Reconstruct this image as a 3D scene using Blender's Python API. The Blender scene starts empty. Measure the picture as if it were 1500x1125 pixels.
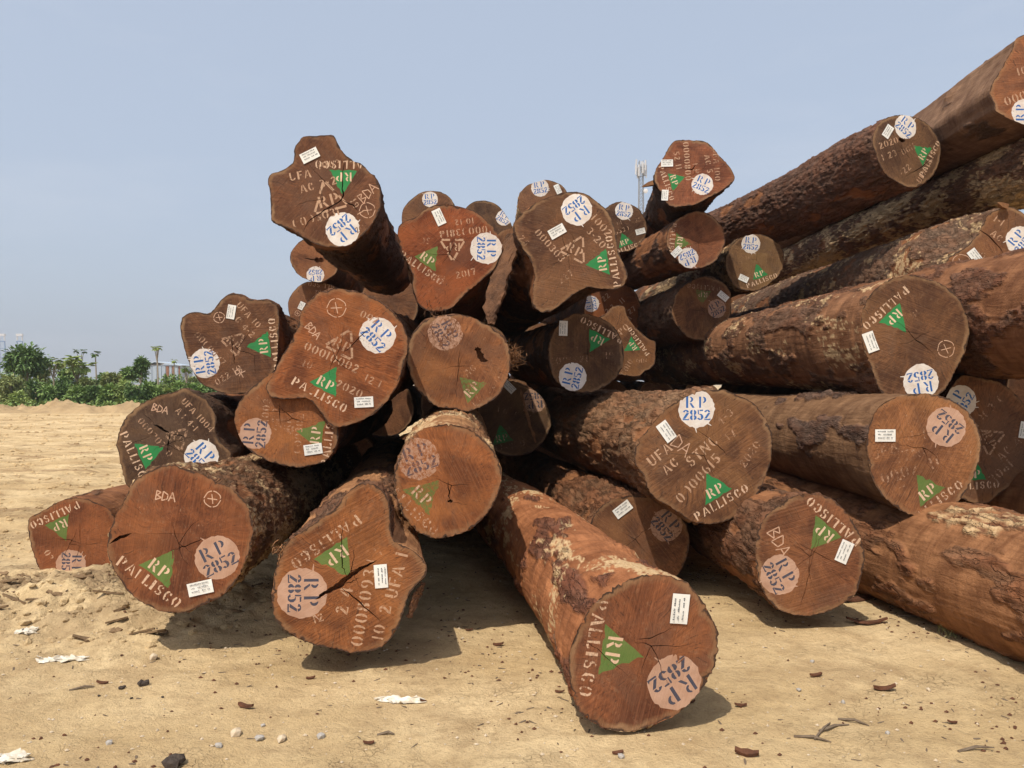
import bpy, bmesh, math, random
import numpy as np
from mathutils import Vector, Matrix
from mathutils.geometry import delaunay_2d_cdt

random.seed(7)
rng = np.random.default_rng(7)
R = math.radians
SC = bpy.context.scene
COL = SC.collection

# ------------------------------------------------------------------ camera, sky, sun, exposure
F_PX, CX, CY, EYE = 1200.0, 750.0, 562.5, 1.6      # photo pixels (1500 x 1125), metres
cam_d = bpy.data.cameras.new('camera')
cam_d.sensor_width = 36.0
cam_d.lens = 36.0 * F_PX / 1500.0
cam_d.clip_start = 0.05
cam_d.clip_end = 6000.0
cam = bpy.data.objects.new('camera', cam_d)
COL.objects.link(cam)
cam.location = (0, 0, EYE)
cam.rotation_euler = (R(90), 0, 0)
SC.camera = cam

SUN_TO = Vector((-0.30, -0.56, 1.0)).normalized()   # towards the sun: high, behind the camera, from the left
sun_el = math.asin(SUN_TO.z)
sun_az = math.atan2(SUN_TO.x, SUN_TO.y)
world = bpy.data.worlds.new('World')
SC.world = world
world.use_nodes = True
wn = world.node_tree.nodes
wl = world.node_tree.links
bg = wn['Background']
sky = wn.new('ShaderNodeTexSky')
sky.sky_type = 'NISHITA'
sky.sun_disc = False
sky.sun_elevation = sun_el
sky.sun_rotation = sun_az
sky.altitude = 0
sky.air_density = 1.0
sky.dust_density = 5.0
sky.ozone_density = 1.5
hz = wn.new('ShaderNodeMix')
hz.data_type = 'RGBA'
hz.inputs[0].default_value = 0.48
hz.inputs[7].default_value = (7.9, 9.0, 10.8, 1)      # even milky haze over the whole sky
wl.new(sky.outputs[0], hz.inputs[6])
# faint uneven veil of high cloud, all round the sky
wtc = wn.new('ShaderNodeTexCoord'); wmp = wn.new('ShaderNodeVectorMath'); wmp.operation = 'MULTIPLY'; wmp.inputs[1].default_value = (1.6, 1.6, 7.0)
wl.new(wtc.outputs['Generated'], wmp.inputs[0])
wnz_ = wn.new('ShaderNodeTexNoise'); wnz_.inputs['Scale'].default_value = 1.7; wnz_.inputs['Detail'].default_value = 6; wnz_.inputs['Roughness'].default_value = 0.6
wl.new(wmp.outputs[0], wnz_.inputs['Vector'])
wmr = wn.new('ShaderNodeMapRange'); wmr.inputs[1].default_value = 0.48; wmr.inputs[2].default_value = 0.72; wmr.inputs[4].default_value = 0.16
wl.new(wnz_.outputs['Fac'], wmr.inputs[0])
veil = wn.new('ShaderNodeMix'); veil.data_type = 'RGBA'; veil.inputs[7].default_value = (7.4, 7.6, 8.2, 1)
wl.new(wmr.outputs[0], veil.inputs[0]); wl.new(hz.outputs[2], veil.inputs[6])
wl.new(veil.outputs[2], bg.inputs[0])
bg.inputs[1].default_value = 0.105

sd = bpy.data.lights.new('sun', 'SUN')
sd.energy = 4.5
sd.angle = R(0.6)
sd.color = (1.0, 0.92, 0.79)
sun = bpy.data.objects.new('sun', sd)
COL.objects.link(sun)
sun.rotation_euler = (-SUN_TO).to_track_quat('-Z', 'Y').to_euler()

vs = SC.view_settings
vs.view_transform = 'Standard'
vs.look = 'None'
vs.exposure = 0.0
vs.gamma = 1.0
vs.use_curve_mapping = False
SC.render.engine = 'CYCLES'
SC.cycles.max_bounces = 4
SC.cycles.diffuse_bounces = 2
SC.cycles.transparent_max_bounces = 8

# ------------------------------------------------------------------ numpy noise
_P = rng.permutation(256).astype(np.int64)
_P = np.concatenate([_P, _P, _P])
_G = np.array([(1,1,0),(-1,1,0),(1,-1,0),(-1,-1,0),(1,0,1),(-1,0,1),(1,0,-1),(-1,0,-1),(0,1,1),(0,-1,1),(0,1,-1),(0,-1,-1)], float)

def perlin(x, y, z):
    x, y, z = np.broadcast_arrays(np.asarray(x, float), np.asarray(y, float), np.asarray(z, float))
    xi = np.floor(x).astype(np.int64); yi = np.floor(y).astype(np.int64); zi = np.floor(z).astype(np.int64)
    xf = x - xi; yf = y - yi; zf = z - zi
    xi &= 255; yi &= 255; zi &= 255
    u = xf*xf*xf*(xf*(xf*6-15)+10); v = yf*yf*yf*(yf*(yf*6-15)+10); w = zf*zf*zf*(zf*(zf*6-15)+10)
    out = 0
    for dx in (0, 1):
        wx = u if dx else 1-u
        for dy in (0, 1):
            wy = v if dy else 1-v
            for dz in (0, 1):
                wz = w if dz else 1-w
                g = _G[_P[_P[_P[(xi+dx) & 255] + ((yi+dy) & 255)] + ((zi+dz) & 255)] % 12]
                out = out + wx*wy*wz*(g[..., 0]*(xf-dx) + g[..., 1]*(yf-dy) + g[..., 2]*(zf-dz))
    return out

def fbm(x, y, z, octv=4, gain=0.5):
    a, s, f = 1.0, 0, 1.0
    for _ in range(octv):
        s = s + a*perlin(x*f, y*f, z*f + 17.3*f)
        a *= gain; f *= 2.03
    return s

def sstep(a, b, x):
    t = np.clip((x-a)/(b-a), 0, 1)
    return t*t*(3-2*t)

def worley2(u, v, per_u, seed):
    """F1, F2, cell random; periodic in u with integer period."""
    ui = np.floor(u).astype(np.int64); vi = np.floor(v).astype(np.int64)
    f1 = np.full(u.shape, 9.0); f2 = np.full(u.shape, 9.0); cr = np.zeros(u.shape)
    for du in (-1, 0, 1):
        for dv in (-1, 0, 1):
            cu = ui+du; cv = vi+dv
            h = _P[_P[(np.mod(cu, per_u)+seed) & 255] + (cv & 255)]
            h2 = _P[h+57]; h3 = _P[h+131]
            d = np.hypot(cu + h/255.0 - u, cv + h2/255.0 - v)
            n1 = d < f1
            f2 = np.where(n1, f1, np.minimum(f2, d))
            cr = np.where(n1, h3/255.0, cr)
            f1 = np.where(n1, d, f1)
    return f1, f2, cr

# ------------------------------------------------------------------ object helpers
def empty(name, mat=None):
    o = bpy.data.objects.new(name, None)
    o.empty_display_size = 0.1
    COL.objects.link(o)
    if mat is not None:
        o.matrix_world = mat
    return o

def meshobj(name, verts, faces, material, parent=None, smooth=False):
    me = bpy.data.meshes.new(name)
    me.from_pydata([tuple(v) for v in verts] if not isinstance(verts, list) else verts, [], faces)
    if smooth:
        me.polygons.foreach_set('use_smooth', [True]*len(me.polygons))
    if material is not None:
        me.materials.append(material)
    o = bpy.data.objects.new(name, me)
    COL.objects.link(o)
    if parent is not None:
        o.parent = parent
    return o

def grid_mesh(name, V, nu, nv, wrap_u, material, parent=None):
    """V: (nv, nu, 3) grid -> quads, fast path."""
    me = bpy.data.meshes.new(name)
    V = np.asarray(V, np.float32).reshape(-1, 3)
    iu = np.arange(nu if wrap_u else nu-1)
    iv = np.arange(nv-1)
    a = (iv[:, None]*nu + iu[None, :]); b = (iv[:, None]*nu + (iu[None, :]+1) % nu)
    Q = np.stack([a, b, b+nu, a+nu], -1).reshape(-1, 4).astype(np.int32)
    me.vertices.add(len(V)); me.vertices.foreach_set('co', V.ravel())
    me.loops.add(Q.size); me.loops.foreach_set('vertex_index', Q.ravel())
    me.polygons.add(len(Q))
    me.polygons.foreach_set('loop_start', np.arange(0, Q.size, 4, dtype=np.int32))
    me.polygons.foreach_set('use_smooth', np.ones(len(Q), bool))
    me.update(calc_edges=True)
    me.validate()
    if material is not None:
        me.materials.append(material)
    o = bpy.data.objects.new(name, me)
    COL.objects.link(o)
    if parent is not None:
        o.parent = parent
    return o

def tag(o, label=None, cat=None, group=None, kind=None):
    if label: o['label'] = label
    if cat: o['category'] = cat
    if group: o['group'] = group
    if kind: o['kind'] = kind
    return o

class MB:
    """collects small shapes into one mesh."""
    def __init__(self): self.v = []; self.f = []
    def add(self, verts, faces):
        n = len(self.v); self.v += [tuple(p) for p in verts]; self.f += [tuple(i+n for i in f) for f in faces]
    def box(self, c, s, M=None):
        x, y, z = s[0]/2, s[1]/2, s[2]/2
        vs_ = [Vector((i*x, j*y, k*z)) for i in (-1, 1) for j in (-1, 1) for k in (-1, 1)]
        vs_ = [(M @ p if M else p) + Vector(c) for p in vs_]
        self.add(vs_, [(0,1,3,2),(4,6,7,5),(0,4,5,1),(2,3,7,6),(0,2,6,4),(1,5,7,3)])
    def tube(self, pts, rad, n=6):
        pts = [Vector(p) for p in pts]
        if not hasattr(rad, '__len__'): rad = [rad]*len(pts)
        ring = []
        for i, p in enumerate(pts):
            t = (pts[min(i+1, len(pts)-1)] - pts[max(i-1, 0)]).normalized()
            a = t.orthogonal().normalized() if i == 0 else (a - t*a.dot(t)).normalized()
            b = t.cross(a)
            ring.append([p + (a*math.cos(q*2*math.pi/n) + b*math.sin(q*2*math.pi/n))*rad[i] for q in range(n)])
        fs = []
        for i in range(len(pts)-1):
            for q in range(n):
                fs.append((i*n+q, i*n+(q+1) % n, (i+1)*n+(q+1) % n, (i+1)*n+q))
        fs.append(tuple(range(n-1, -1, -1))); fs.append(tuple((len(pts)-1)*n+q for q in range(n)))
        self.add([p for r_ in ring for p in r_], fs)
    def build(self, name, material, parent=None, smooth=False):
        return meshobj(name, self.v, self.f, material, parent, smooth)

# ------------------------------------------------------------------ materials
def newmat(name, rough=0.85, spec=0.2):
    m = bpy.data.materials.new(name); m.use_nodes = True
    nt = m.node_tree; b = nt.nodes['Principled BSDF']
    b.inputs['Roughness'].default_value = rough
    b.inputs['Specular IOR Level'].default_value = spec
    return m, nt, b

def N(nt, typ, **kw):
    n = nt.nodes.new(typ)
    for k, v in kw.items():
        if k.startswith('i_'):
            key = k[2:]
            n.inputs[int(key) if key.isdigit() else key.replace('_', ' ')].default_value = v
        else:
            setattr(n, k, v)
    return n

def math_n(nt, op, a, b=None, c=None, clamp=False):
    n = nt.nodes.new('ShaderNodeMath'); n.operation = op; n.use_clamp = clamp
    for i, x in enumerate((a, b, c)):
        if x is None: continue
        if hasattr(x, 'is_linked') or hasattr(x, 'links'): nt.links.new(x, n.inputs[i])
        else: n.inputs[i].default_value = x
    return n.outputs[0]

def vmath(nt, op, a, b=None, scale=None):
    n = nt.nodes.new('ShaderNodeVectorMath'); n.operation = op
    for i, x in enumerate((a, b)):
        if x is None: continue
        if hasattr(x, 'links'): nt.links.new(x, n.inputs[i])
        else: n.inputs[i].default_value = x
    if scale is not None:
        if hasattr(scale, 'links'): nt.links.new(scale, n.inputs['Scale'])
        else: n.inputs['Scale'].default_value = scale
    return n.outputs['Value'] if op in ('LENGTH', 'DOT_PRODUCT', 'DISTANCE') else n.outputs[0]

def mixc(nt, fac, a, b, blend='MIX'):
    n = nt.nodes.new('ShaderNodeMix'); n.data_type = 'RGBA'; n.blend_type = blend
    for i, x in ((0, fac), (6, a), (7, b)):
        if hasattr(x, 'links'): nt.links.new(x, n.inputs[i])
        elif i and len(x) == 3: n.inputs[i].default_value = (*x, 1)
        else: n.inputs[i].default_value = x
    return n.outputs[2]

def mrange(nt, x, a, b, c=0.0, d=1.0):
    n = nt.nodes.new('ShaderNodeMapRange'); n.clamp = True
    nt.links.new(x, n.inputs[0])
    for i, q in enumerate((a, b, c, d)):
        if hasattr(q, 'links'): nt.links.new(q, n.inputs[i+1])
        else: n.inputs[i+1].default_value = q
    return n.outputs[0]

def noise(nt, vec, scale, detail=4, rough=0.55, dist=0.0):
    n = N(nt, 'ShaderNodeTexNoise', i_Scale=scale, i_Detail=detail, i_Roughness=rough, i_Distortion=dist)
    if vec is not None: nt.links.new(vec, n.inputs['Vector'])
    return n.outputs['Fac']

def bump(nt, h, strength, dist, bsdf):
    n = N(nt, 'ShaderNodeBump', i_Strength=strength, i_Distance=dist)
    nt.links.new(h, n.inputs['Height']); nt.links.new(n.outputs[0], bsdf.inputs['Normal'])

# sawn end of a log: radial streaks, saw marks, stains, rim of sapwood; tint comes from the object's colour
def make_wood_group():
    g = bpy.data.node_groups.new('sawn_wood', 'ShaderNodeTree')
    g.interface.new_socket('Color', in_out='OUTPUT', socket_type='NodeSocketColor')
    g.interface.new_socket('Height', in_out='OUTPUT', socket_type='NodeSocketFloat')
    g.interface.new_socket('Grain', in_out='OUTPUT', socket_type='NodeSocketFloat')
    out = g.nodes.new('NodeGroupOutput')
    tc = g.nodes.new('ShaderNodeTexCoord'); oi = g.nodes.new('ShaderNodeObjectInfo')
    wnz = N(g, 'ShaderNodeTexWhiteNoise', noise_dimensions='3D'); g.links.new(oi.outputs['Location'], wnz.inputs['Vector'])
    rnd = wnz.outputs['Color']
    P = vmath(g, 'MULTIPLY', tc.outputs['Object'], (1, 1, 0.3))
    Pr = vmath(g, 'ADD', P, vmath(g, 'SCALE', rnd, None, 40.0))
    warp = N(g, 'ShaderNodeTexNoise', i_Scale=3.0, i_Detail=2.0); g.links.new(Pr, warp.inputs['Vector'])
    W = vmath(g, 'ADD', P, vmath(g, 'SCALE', vmath(g, 'SUBTRACT', warp.outputs['Color'], (.5, .5, .5)), None, 0.22))
    r = vmath(g, 'LENGTH', W)
    dirn = vmath(g, 'NORMALIZE', W)
    rad = vmath(g, 'ADD', vmath(g, 'SCALE', dirn, None, 6.0), vmath(g, 'SCALE', rnd, None, 20.0))
    comb = N(g, 'ShaderNodeCombineXYZ'); g.links.new(math_n(g, 'MULTIPLY', r, 2.2), comb.inputs[2])
    streak = noise(g, vmath(g, 'ADD', rad, comb.outputs[0]), 4.0, 5, 0.65)
    blotch = noise(g, Pr, 3.2, 4, 0.6, 0.6)
    stain = noise(g, vmath(g, 'ADD', Pr, (9, 3, 5)), 5.5, 3, 0.55, 0.4)
    # saw marks along a random direction
    rot = N(g, 'ShaderNodeVectorRotate', rotation_type='Z_AXIS')
    g.links.new(Pr, rot.inputs['Vector']); g.links.new(math_n(g, 'MULTIPLY', wnz.outputs['Value'], 3.14), rot.inputs['Angle'])
    saw = noise(g, vmath(g, 'MULTIPLY', rot.outputs[0], (2.2, 95.0, 1.0)), 1.0, 3, 0.6, 0.2)
    fine = noise(g, vmath(g, 'MULTIPLY', rot.outputs[0], (20.0, 260.0, 1.0)), 1.0, 2, 0.6)
    ring = math_n(g, 'SINE', math_n(g, 'ADD', math_n(g, 'MULTIPLY', r, 210.0), math_n(g, 'MULTIPLY', blotch, 14.0)))
    tint = mixc(g, 1.0, oi.outputs['Color'], (0.92, 0.93, 0.85), 'MULTIPLY')
    dark = mixc(g, 1.0, tint, (0.46, 0.40, 0.38), 'MULTIPLY')
    light = mixc(g, 1.0, tint, (1.45, 1.38, 1.22), 'MULTIPLY')
    c = mixc(g, mrange(g, streak, 0.28, 0.72), dark, light)
    c = mixc(g, mrange(g, blotch, 0.43, 0.58, 0, 0.85), c, mixc(g, 1.0, tint, (0.40, 0.35, 0.36), 'MULTIPLY'))
    big = noise(g, vmath(g, 'ADD', Pr, (4, 7, 1)), 1.7, 3, 0.55, 0.5)
    c = mixc(g, mrange(g, big, 0.48, 0.66, 0, 0.55), c, mixc(g, 1.0, tint, (1.45, 1.5, 1.25), 'MULTIPLY'))
    c = mixc(g, mrange(g, stain, 0.60, 0.80, 0, 0.6), c, mixc(g, 1.0, tint, (1.55, 1.45, 1.2), 'MULTIPLY'))
    c = mixc(g, mrange(g, saw, 0.44, 0.70, 0.0, 0.34), c, mixc(g, 1.0, tint, (1.38, 1.42, 1.5), 'MULTIPLY'))
    grey = noise(g, vmath(g, 'ADD', Pr, (2, 11, 6)), 2.3, 5, 0.65, 0.8)
    c = mixc(g, mrange(g, grey, 0.51, 0.62, 0, 0.62), c, mixc(g, 0.55, (0.085, 0.055, 0.040), tint))
    comb2 = N(g, 'ShaderNodeCombineXYZ'); g.links.new(math_n(g, 'MULTIPLY', r, 1.2), comb2.inputs[2])
    check = noise(g, vmath(g, 'ADD', vmath(g, 'SCALE', dirn, None, 17.0), vmath(g, 'ADD', comb2.outputs[0], vmath(g, 'SCALE', rnd, None, 31.0))), 2.0, 3, 0.5)
    c = mixc(g, mrange(g, check, 0.63, 0.68, 0.0, 0.6), c, (0.03, 0.015, 0.010))
    c = mixc(g, mrange(g, fine, 0.55, 0.75, 0.0, 0.22), c, (0.05, 0.025, 0.015))
    c = mixc(g, mrange(g, ring, 0.3, 1.0, 0.0, 0.08), c, (0.07, 0.03, 0.018))
    dust = noise(g, Pr, 38.0, 4, 0.7)
    c = mixc(g, mrange(g, dust, 0.56, 0.72, 0.0, 0.22), c, (0.36, 0.22, 0.13))
    at = N(g, 'ShaderNodeAttribute', attribute_name='rim')
    rimn = math_n(g, 'ADD', at.outputs['Fac'], mrange(g, noise(g, Pr, 14.0, 4), 0.3, 0.7, -0.009, 0.012))
    sapw = mixc(g, mrange(g, blotch, 0.4, 0.6), (0.20, 0.105, 0.05), (0.36, 0.215, 0.11))
    c = mixc(g, math_n(g, 'MULTIPLY', mrange(g, rimn, 0.020, 0.038, 0.55, 0.0), mrange(g, grey, 0.35, 0.55)), c, sapw)
    c = mixc(g, mrange(g, rimn, 0.004, 0.011, 0.92, 0.0), c, (0.045, 0.026, 0.018))
    h = math_n(g, 'ADD', math_n(g, 'MULTIPLY', saw, 0.6), math_n(g, 'ADD', math_n(g, 'MULTIPLY', fine, 0.25), math_n(g, 'MULTIPLY', streak, 0.3)))
    g.links.new(c, out.inputs[0]); g.links.new(h, out.inputs[1]); g.links.new(fine, out.inputs[2])
    return g

WOODG = make_wood_group()

def mat_end():
    m, nt, b = newmat('sawn_log_end', 0.8, 0.25)
    g = nt.nodes.new('ShaderNodeGroup'); g.node_tree = WOODG
    nt.links.new(g.outputs[0], b.inputs['Base Color'])
    bump(nt, g.outputs[1], 0.55, 0.012, b)
    return m

def mat_paint(name, colour, colour2, rough=0.75):
    m, nt, b = newmat(name, rough, 0.25)
    g = nt.nodes.new('ShaderNodeGroup'); g.node_tree = WOODG
    tc = nt.nodes.new('ShaderNodeTexCoord'); oi = nt.nodes.new('ShaderNodeObjectInfo')
    n1 = noise(nt, tc.outputs['Object'], 55.0, 4, 0.7)
    n2 = noise(nt, tc.outputs['Object'], 9.0, 4, 0.65)
    nn = math_n(nt, 'ADD', math_n(nt, 'MULTIPLY', n1, 0.45), math_n(nt, 'ADD', math_n(nt, 'MULTIPLY', n2, 0.35), math_n(nt, 'MULTIPLY', g.outputs[2], 0.2)))
    inv = math_n(nt, 'SUBTRACT', 1.0, oi.outputs['Alpha'])
    th = math_n(nt, 'ADD', math_n(nt, 'MULTIPLY', inv, 0.46), 0.265)
    cov = math_n(nt, 'DIVIDE', math_n(nt, 'SUBTRACT', nn, th), 0.10, clamp=True)
    cov = math_n(nt, 'MULTIPLY', cov, math_n(nt, 'ADD', math_n(nt, 'MULTIPLY', oi.outputs['Alpha'], 0.42), 0.56, clamp=True))
    pc = mixc(nt, mrange(nt, n2, 0.35, 0.68), colour, colour2)
    nt.links.new(mixc(nt, cov, g.outputs[0], pc), b.inputs['Base Color'])
    bump(nt, g.outputs[1], 0.4, 0.01, b)
    return m

M_END = mat_end()
PAINT = {
    'white': mat_paint('white_stamp_paint', (0.76, 0.72, 0.67), (0.62, 0.52, 0.44)),
    'cream': mat_paint('cream_stencil_paint', (0.70, 0.51, 0.36), (0.58, 0.37, 0.24)),
    'tan': mat_paint('faded_tan_stencil_paint', (0.52, 0.34, 0.22), (0.45, 0.26, 0.16)),
    'pink': mat_paint('dusty_pink_stamp_paint', (0.50, 0.315, 0.225), (0.40, 0.23, 0.15)),
    'blue': mat_paint('blue_stencil_paint', (0.022, 0.115, 0.36), (0.03, 0.14, 0.40)),
    'slate': mat_paint('weathered_blue_stencil_paint', (0.040, 0.052, 0.085), (0.07, 0.07, 0.09)),
    'green': mat_paint('green_triangle_paint', (0.020, 0.22, 0.060), (0.03, 0.19, 0.06)),
    'olive': mat_paint('weathered_green_paint', (0.085, 0.16, 0.035), (0.12, 0.17, 0.045)),
    'chalk': mat_paint('pale_chalk', (0.60, 0.40, 0.28), (0.55, 0.33, 0.22)),
}

def simple(name, col, col2=None, scale=8.0, rough=0.85, spec=0.2, bstr=0.0, bscale=40.0, coords='Object'):
    m, nt, b = newmat(name, rough, spec)
    tc = nt.nodes.new('ShaderNodeTexCoord')
    if col2 is None: col2 = tuple(c*0.7 for c in col)
    n = noise(nt, tc.outputs[coords], scale, 5, 0.6)
    nt.links.new(mixc(nt, mrange(nt, n, 0.3, 0.7), col, col2), b.inputs['Base Color'])
    if bstr: bump(nt, noise(nt, tc.outputs[coords], bscale, 5, 0.65), bstr, 0.02, b)
    return m

# trunk: inner wood where the bark came off, bark elsewhere, pale patches (masks stored with the mesh)
def mat_trunk():
    m, nt, b = newmat('log_bark', 0.9, 0.15)
    tc = nt.nodes.new('ShaderNodeTexCoord'); oi = nt.nodes.new('ShaderNodeObjectInfo')
    at = N(nt, 'ShaderNodeAttribute', attribute_name='bk')
    sep = N(nt, 'ShaderNodeSeparateColor'); nt.links.new(at.outputs['Color'], sep.inputs[0])
    at2 = N(nt, 'ShaderNodeAttribute', attribute_name='inner', attribute_type='OBJECT')
    P = vmath(nt, 'ADD', tc.outputs['Object'], vmath(nt, 'SCALE', oi.outputs['Location'], None, 3.1))
    n1 = noise(nt, P, 5.0, 5, 0.62)
    grain = noise(nt, vmath(nt, 'MULTIPLY', P, (34, 34, 3.0)), 1.0, 4, 0.62, 0.5)
    cross = noise(nt, vmath(nt, 'MULTIPLY', P, (3, 3, 26.0)), 1.0, 4, 0.6, 0.4)
    fn = noise(nt, P, 60.0, 4, 0.7)
    inner = mixc(nt, 1.0, at2.outputs['Color'], (0.88, 0.88, 0.90), 'MULTIPLY')
    i_d = mixc(nt, 1.0, inner, (0.50, 0.44, 0.42), 'MULTIPLY')
    i_l = mixc(nt, 1.0, inner, (1.30, 1.32, 1.34), 'MULTIPLY')
    ci = mixc(nt, mrange(nt, n1, 0.32, 0.70), i_l, i_d)
    ci = mixc(nt, mrange(nt, grain, 0.45, 0.70, 0, 0.55), ci, i_d)
    ci = mixc(nt, mrange(nt, cross, 0.52, 0.72, 0, 0.5), ci, mixc(nt, 1.0, inner, (0.36, 0.26, 0.22), 'MULTIPLY'))
    bark = mixc(nt, 1.0, oi.outputs['Color'], (0.74, 0.74, 0.76), 'MULTIPLY')
    b_d = mixc(nt, 1.0, bark, (0.46, 0.42, 0.42), 'MULTIPLY')
    b_l = mixc(nt, 1.0, bark, (1.5, 1.5, 1.5), 'MULTIPLY')
    cb = mixc(nt, mrange(nt, math_n(nt, 'ADD', math_n(nt, 'MULTIPLY', n1, 0.6), math_n(nt, 'MULTIPLY', fn, 0.4)), 0.34, 0.64), b_d, b_l)
    cb = mixc(nt, math_n(nt, 'MULTIPLY', sep.outputs['Green'], 0.45), cb, mixc(nt, 1.0, bark, (1.25, 0.86, 0.66), 'MULTIPLY'))
    cb = mixc(nt, mrange(nt, grain, 0.5, 0.72, 0, 0.5), cb, b_d)
    c = mixc(nt, sep.outputs['Red'], ci, cb)
    pale = mixc(nt, mrange(nt, fn, 0.35, 0.65), (0.40, 0.25, 0.12), (0.56, 0.40, 0.23))
    c = mixc(nt, sep.outputs['Blue'], c, pale)
    nt.links.new(c, b.inputs['Base Color'])
    fis = noise(nt, vmath(nt, 'MULTIPLY', P, (15, 15, 3.6)), 1.0, 4, 0.6, 0.7)
    ridge = mrange(nt, math_n(nt, 'ABSOLUTE', math_n(nt, 'SUBTRACT', fis, 0.5)), 0.0, 0.05)
    ridge = math_n(nt, 'MULTIPLY', ridge, math_n(nt, 'MULTIPLY', sep.outputs['Red'], 1.3))
    h = math_n(nt, 'ADD', math_n(nt, 'MULTIPLY', fn, 0.7), math_n(nt, 'ADD', math_n(nt, 'MULTIPLY', grain, 0.8), math_n(nt, 'ADD', math_n(nt, 'MULTIPLY', cross, 0.4), ridge)))
    bump(nt, h, 0.9, 0.016, b)
    return m

M_TRUNK = mat_trunk()
M_BARK = simple('loose_bark', (0.20, 0.10, 0.055), (0.075, 0.042, 0.028), 9, 0.9, 0.1, 0.6, 70)
M_FIBRE = simple('torn_wood_fibre', (0.30, 0.155, 0.075), (0.15, 0.07, 0.035), 20, 0.9, 0.1)
M_PAPER = simple('white_paper_tag', (0.80, 0.79, 0.75), (0.70, 0.68, 0.62), 12, 0.7, 0.3)
M_INK = simple('tag_print_ink', (0.10, 0.11, 0.12), (0.16, 0.17, 0.18), 60, 0.8, 0.1)

# ------------------------------------------------------------------ stencil lettering (polygons in a box of height 1)
def _cres(cx, cy, rx, ry, t, a0, a1, n=7, tv=0.10):
    A = [R(a0 + (a1-a0)*i/(n-1)) for i in range(n)]
    o = [(cx+rx*math.cos(a), cy+ry*math.sin(a)) for a in A]
    i_ = [(cx+(rx-t)*math.cos(a), cy+(ry-tv)*math.sin(a)) for a in reversed(A)]
    return o + i_
def _rc(x0, y0, x1, y1): return [(x0, y0), (x1, y0), (x1, y1), (x0, y1)]
GL = {
 'O': (0.80, [_cres(.36, .5, .36, .5, .21, 105, 255), _cres(.44, .5, .36, .5, .21, -75, 75)]),
 'C': (0.78, [_cres(.38, .5, .38, .5, .22, 95, 262), _rc(.48, .66, .68, .92), _cres(.44, .42, .30, .42, .16, -80, -20)]),
 'R': (0.88, [_rc(0, 0, .22, 1), _cres(.36, .74, .34, .26, .20, -78, 80), [(.34, .40), (.52, .44), (.86, .0), (.62, .0)]]),
 'P': (0.82, [_rc(0, 0, .22, 1), _cres(.36, .70, .38, .30, .22, -80, 80)]),
 'A': (0.92, [[(.0, .0), (.15, .0), (.42, .80), (.34, .98)], [(.48, 1.0), (.60, .9), (.92, .0), (.66, .0)], _rc(.30, .26, .50, .36)]),
 'L': (0.66, [_rc(0, 0, .22, 1), [(.30, .0), (.62, .0), (.62, .26), (.52, .12), (.30, .11)]]),
 'I': (0.34, [_rc(0, 0, .24, 1)]),
 'S': (0.70, [_cres(.34, .72, .32, .28, .17, 70, 262), _cres(.34, .28, .32, .28, .17, -110, 84), _rc(.46, .74, .60, .94), _rc(.06, .06, .20, .26)]),
 '2': (0.74, [_cres(.36, .70, .34, .30, .25, 10, 165), [(.70, .68), (.44, .68), (.02, .15), (.30, .15)], [(.02, .0), (.70, .0), (.70, .24), (.60, .11), (.02, .11)]]),
 '3': (0.70, [_cres(.32, .73, .34, .27, .19, -70, 150), _cres(.32, .27, .36, .27, .20, -150, 72)]),
 '4': (0.78, [_rc(.46, .0, .66, 1), [(.40, .95), (.40, .74), (.16, .36), (.0, .36)], _rc(.0, .22, .40, .32), _rc(.70, .22, .80, .32)]),
 '5': (0.72, [_rc(.08, .54, .20, 1), [(.26, .88), (.66, .88), (.66, 1), (.26, 1)], _cres(.33, .31, .37, .31, .27, -155, 110)]),
 '6': (0.76, [_cres(.37, .5, .36, .5, .20, 95, 262), _cres(.42, .29, .32, .29, .18, -80, 90)]),
 '7': (0.70, [[(.0, .88), (.68, .88), (.68, 1), (.0, 1)], [(.66, .82), (.46, .82), (.20, .0), (.42, .0)]]),
 '8': (0.76, [_cres(.34, .74, .31, .26, .25, 105, 255), _cres(.41, .74, .31, .26, .25, -75, 75), _cres(.34, .25, .34, .25, .27, 105, 255), _cres(.41, .25, .34, .25, .27, -75, 75)]),
 '9': (0.76, [_cres(.38, .5, .36, .5, .20, -85, 85), _cres(.33, .70, .32, .29, .18, 95, 262)]),
 '1': (0.36, [_rc(.04, 0, .24, 1)]),
 'U': (0.82, [_rc(0, .34, .22, 1), _rc(.60, .34, .74, 1), _cres(.37, .32, .37, .32, .19, 190, 350)]),
 'F': (0.70, [_rc(0, 0, .22, 1), _rc(.28, .88, .66, 1), _rc(.28, .46, .56, .57)]),
 'T': (0.76, [_rc(.27, 0, .49, .84), _rc(0, .88, .34, 1), _rc(.42, .88, .76, 1)]),
 'N': (0.86, [_rc(0, 0, .13, .84), [(.0, 1), (.22, 1), (.80, .05), (.80, .0), (.64, .0)], _rc(.67, .24, .80, 1)]),
 'D': (0.82, [_rc(0, 0, .22, 1), _cres(.34, .5, .44, .5, .22, -82, 82)]),
 'B': (0.80, [_rc(0, 0, .22, 1), _cres(.36, .75, .32, .25, .19, -80, 80), _cres(.36, .26, .38, .26, .20, -80, 80)]),
 'H': (0.84, [_rc(0, 0, .22, 1), _rc(.56, 0, .78, 1), _rc(.27, .44, .51, .56)]),
 '-': (0.46, [_rc(.06, .40, .36, .54)]),
 ' ': (0.42, []),
}
GL['0'] = GL['O']
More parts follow.
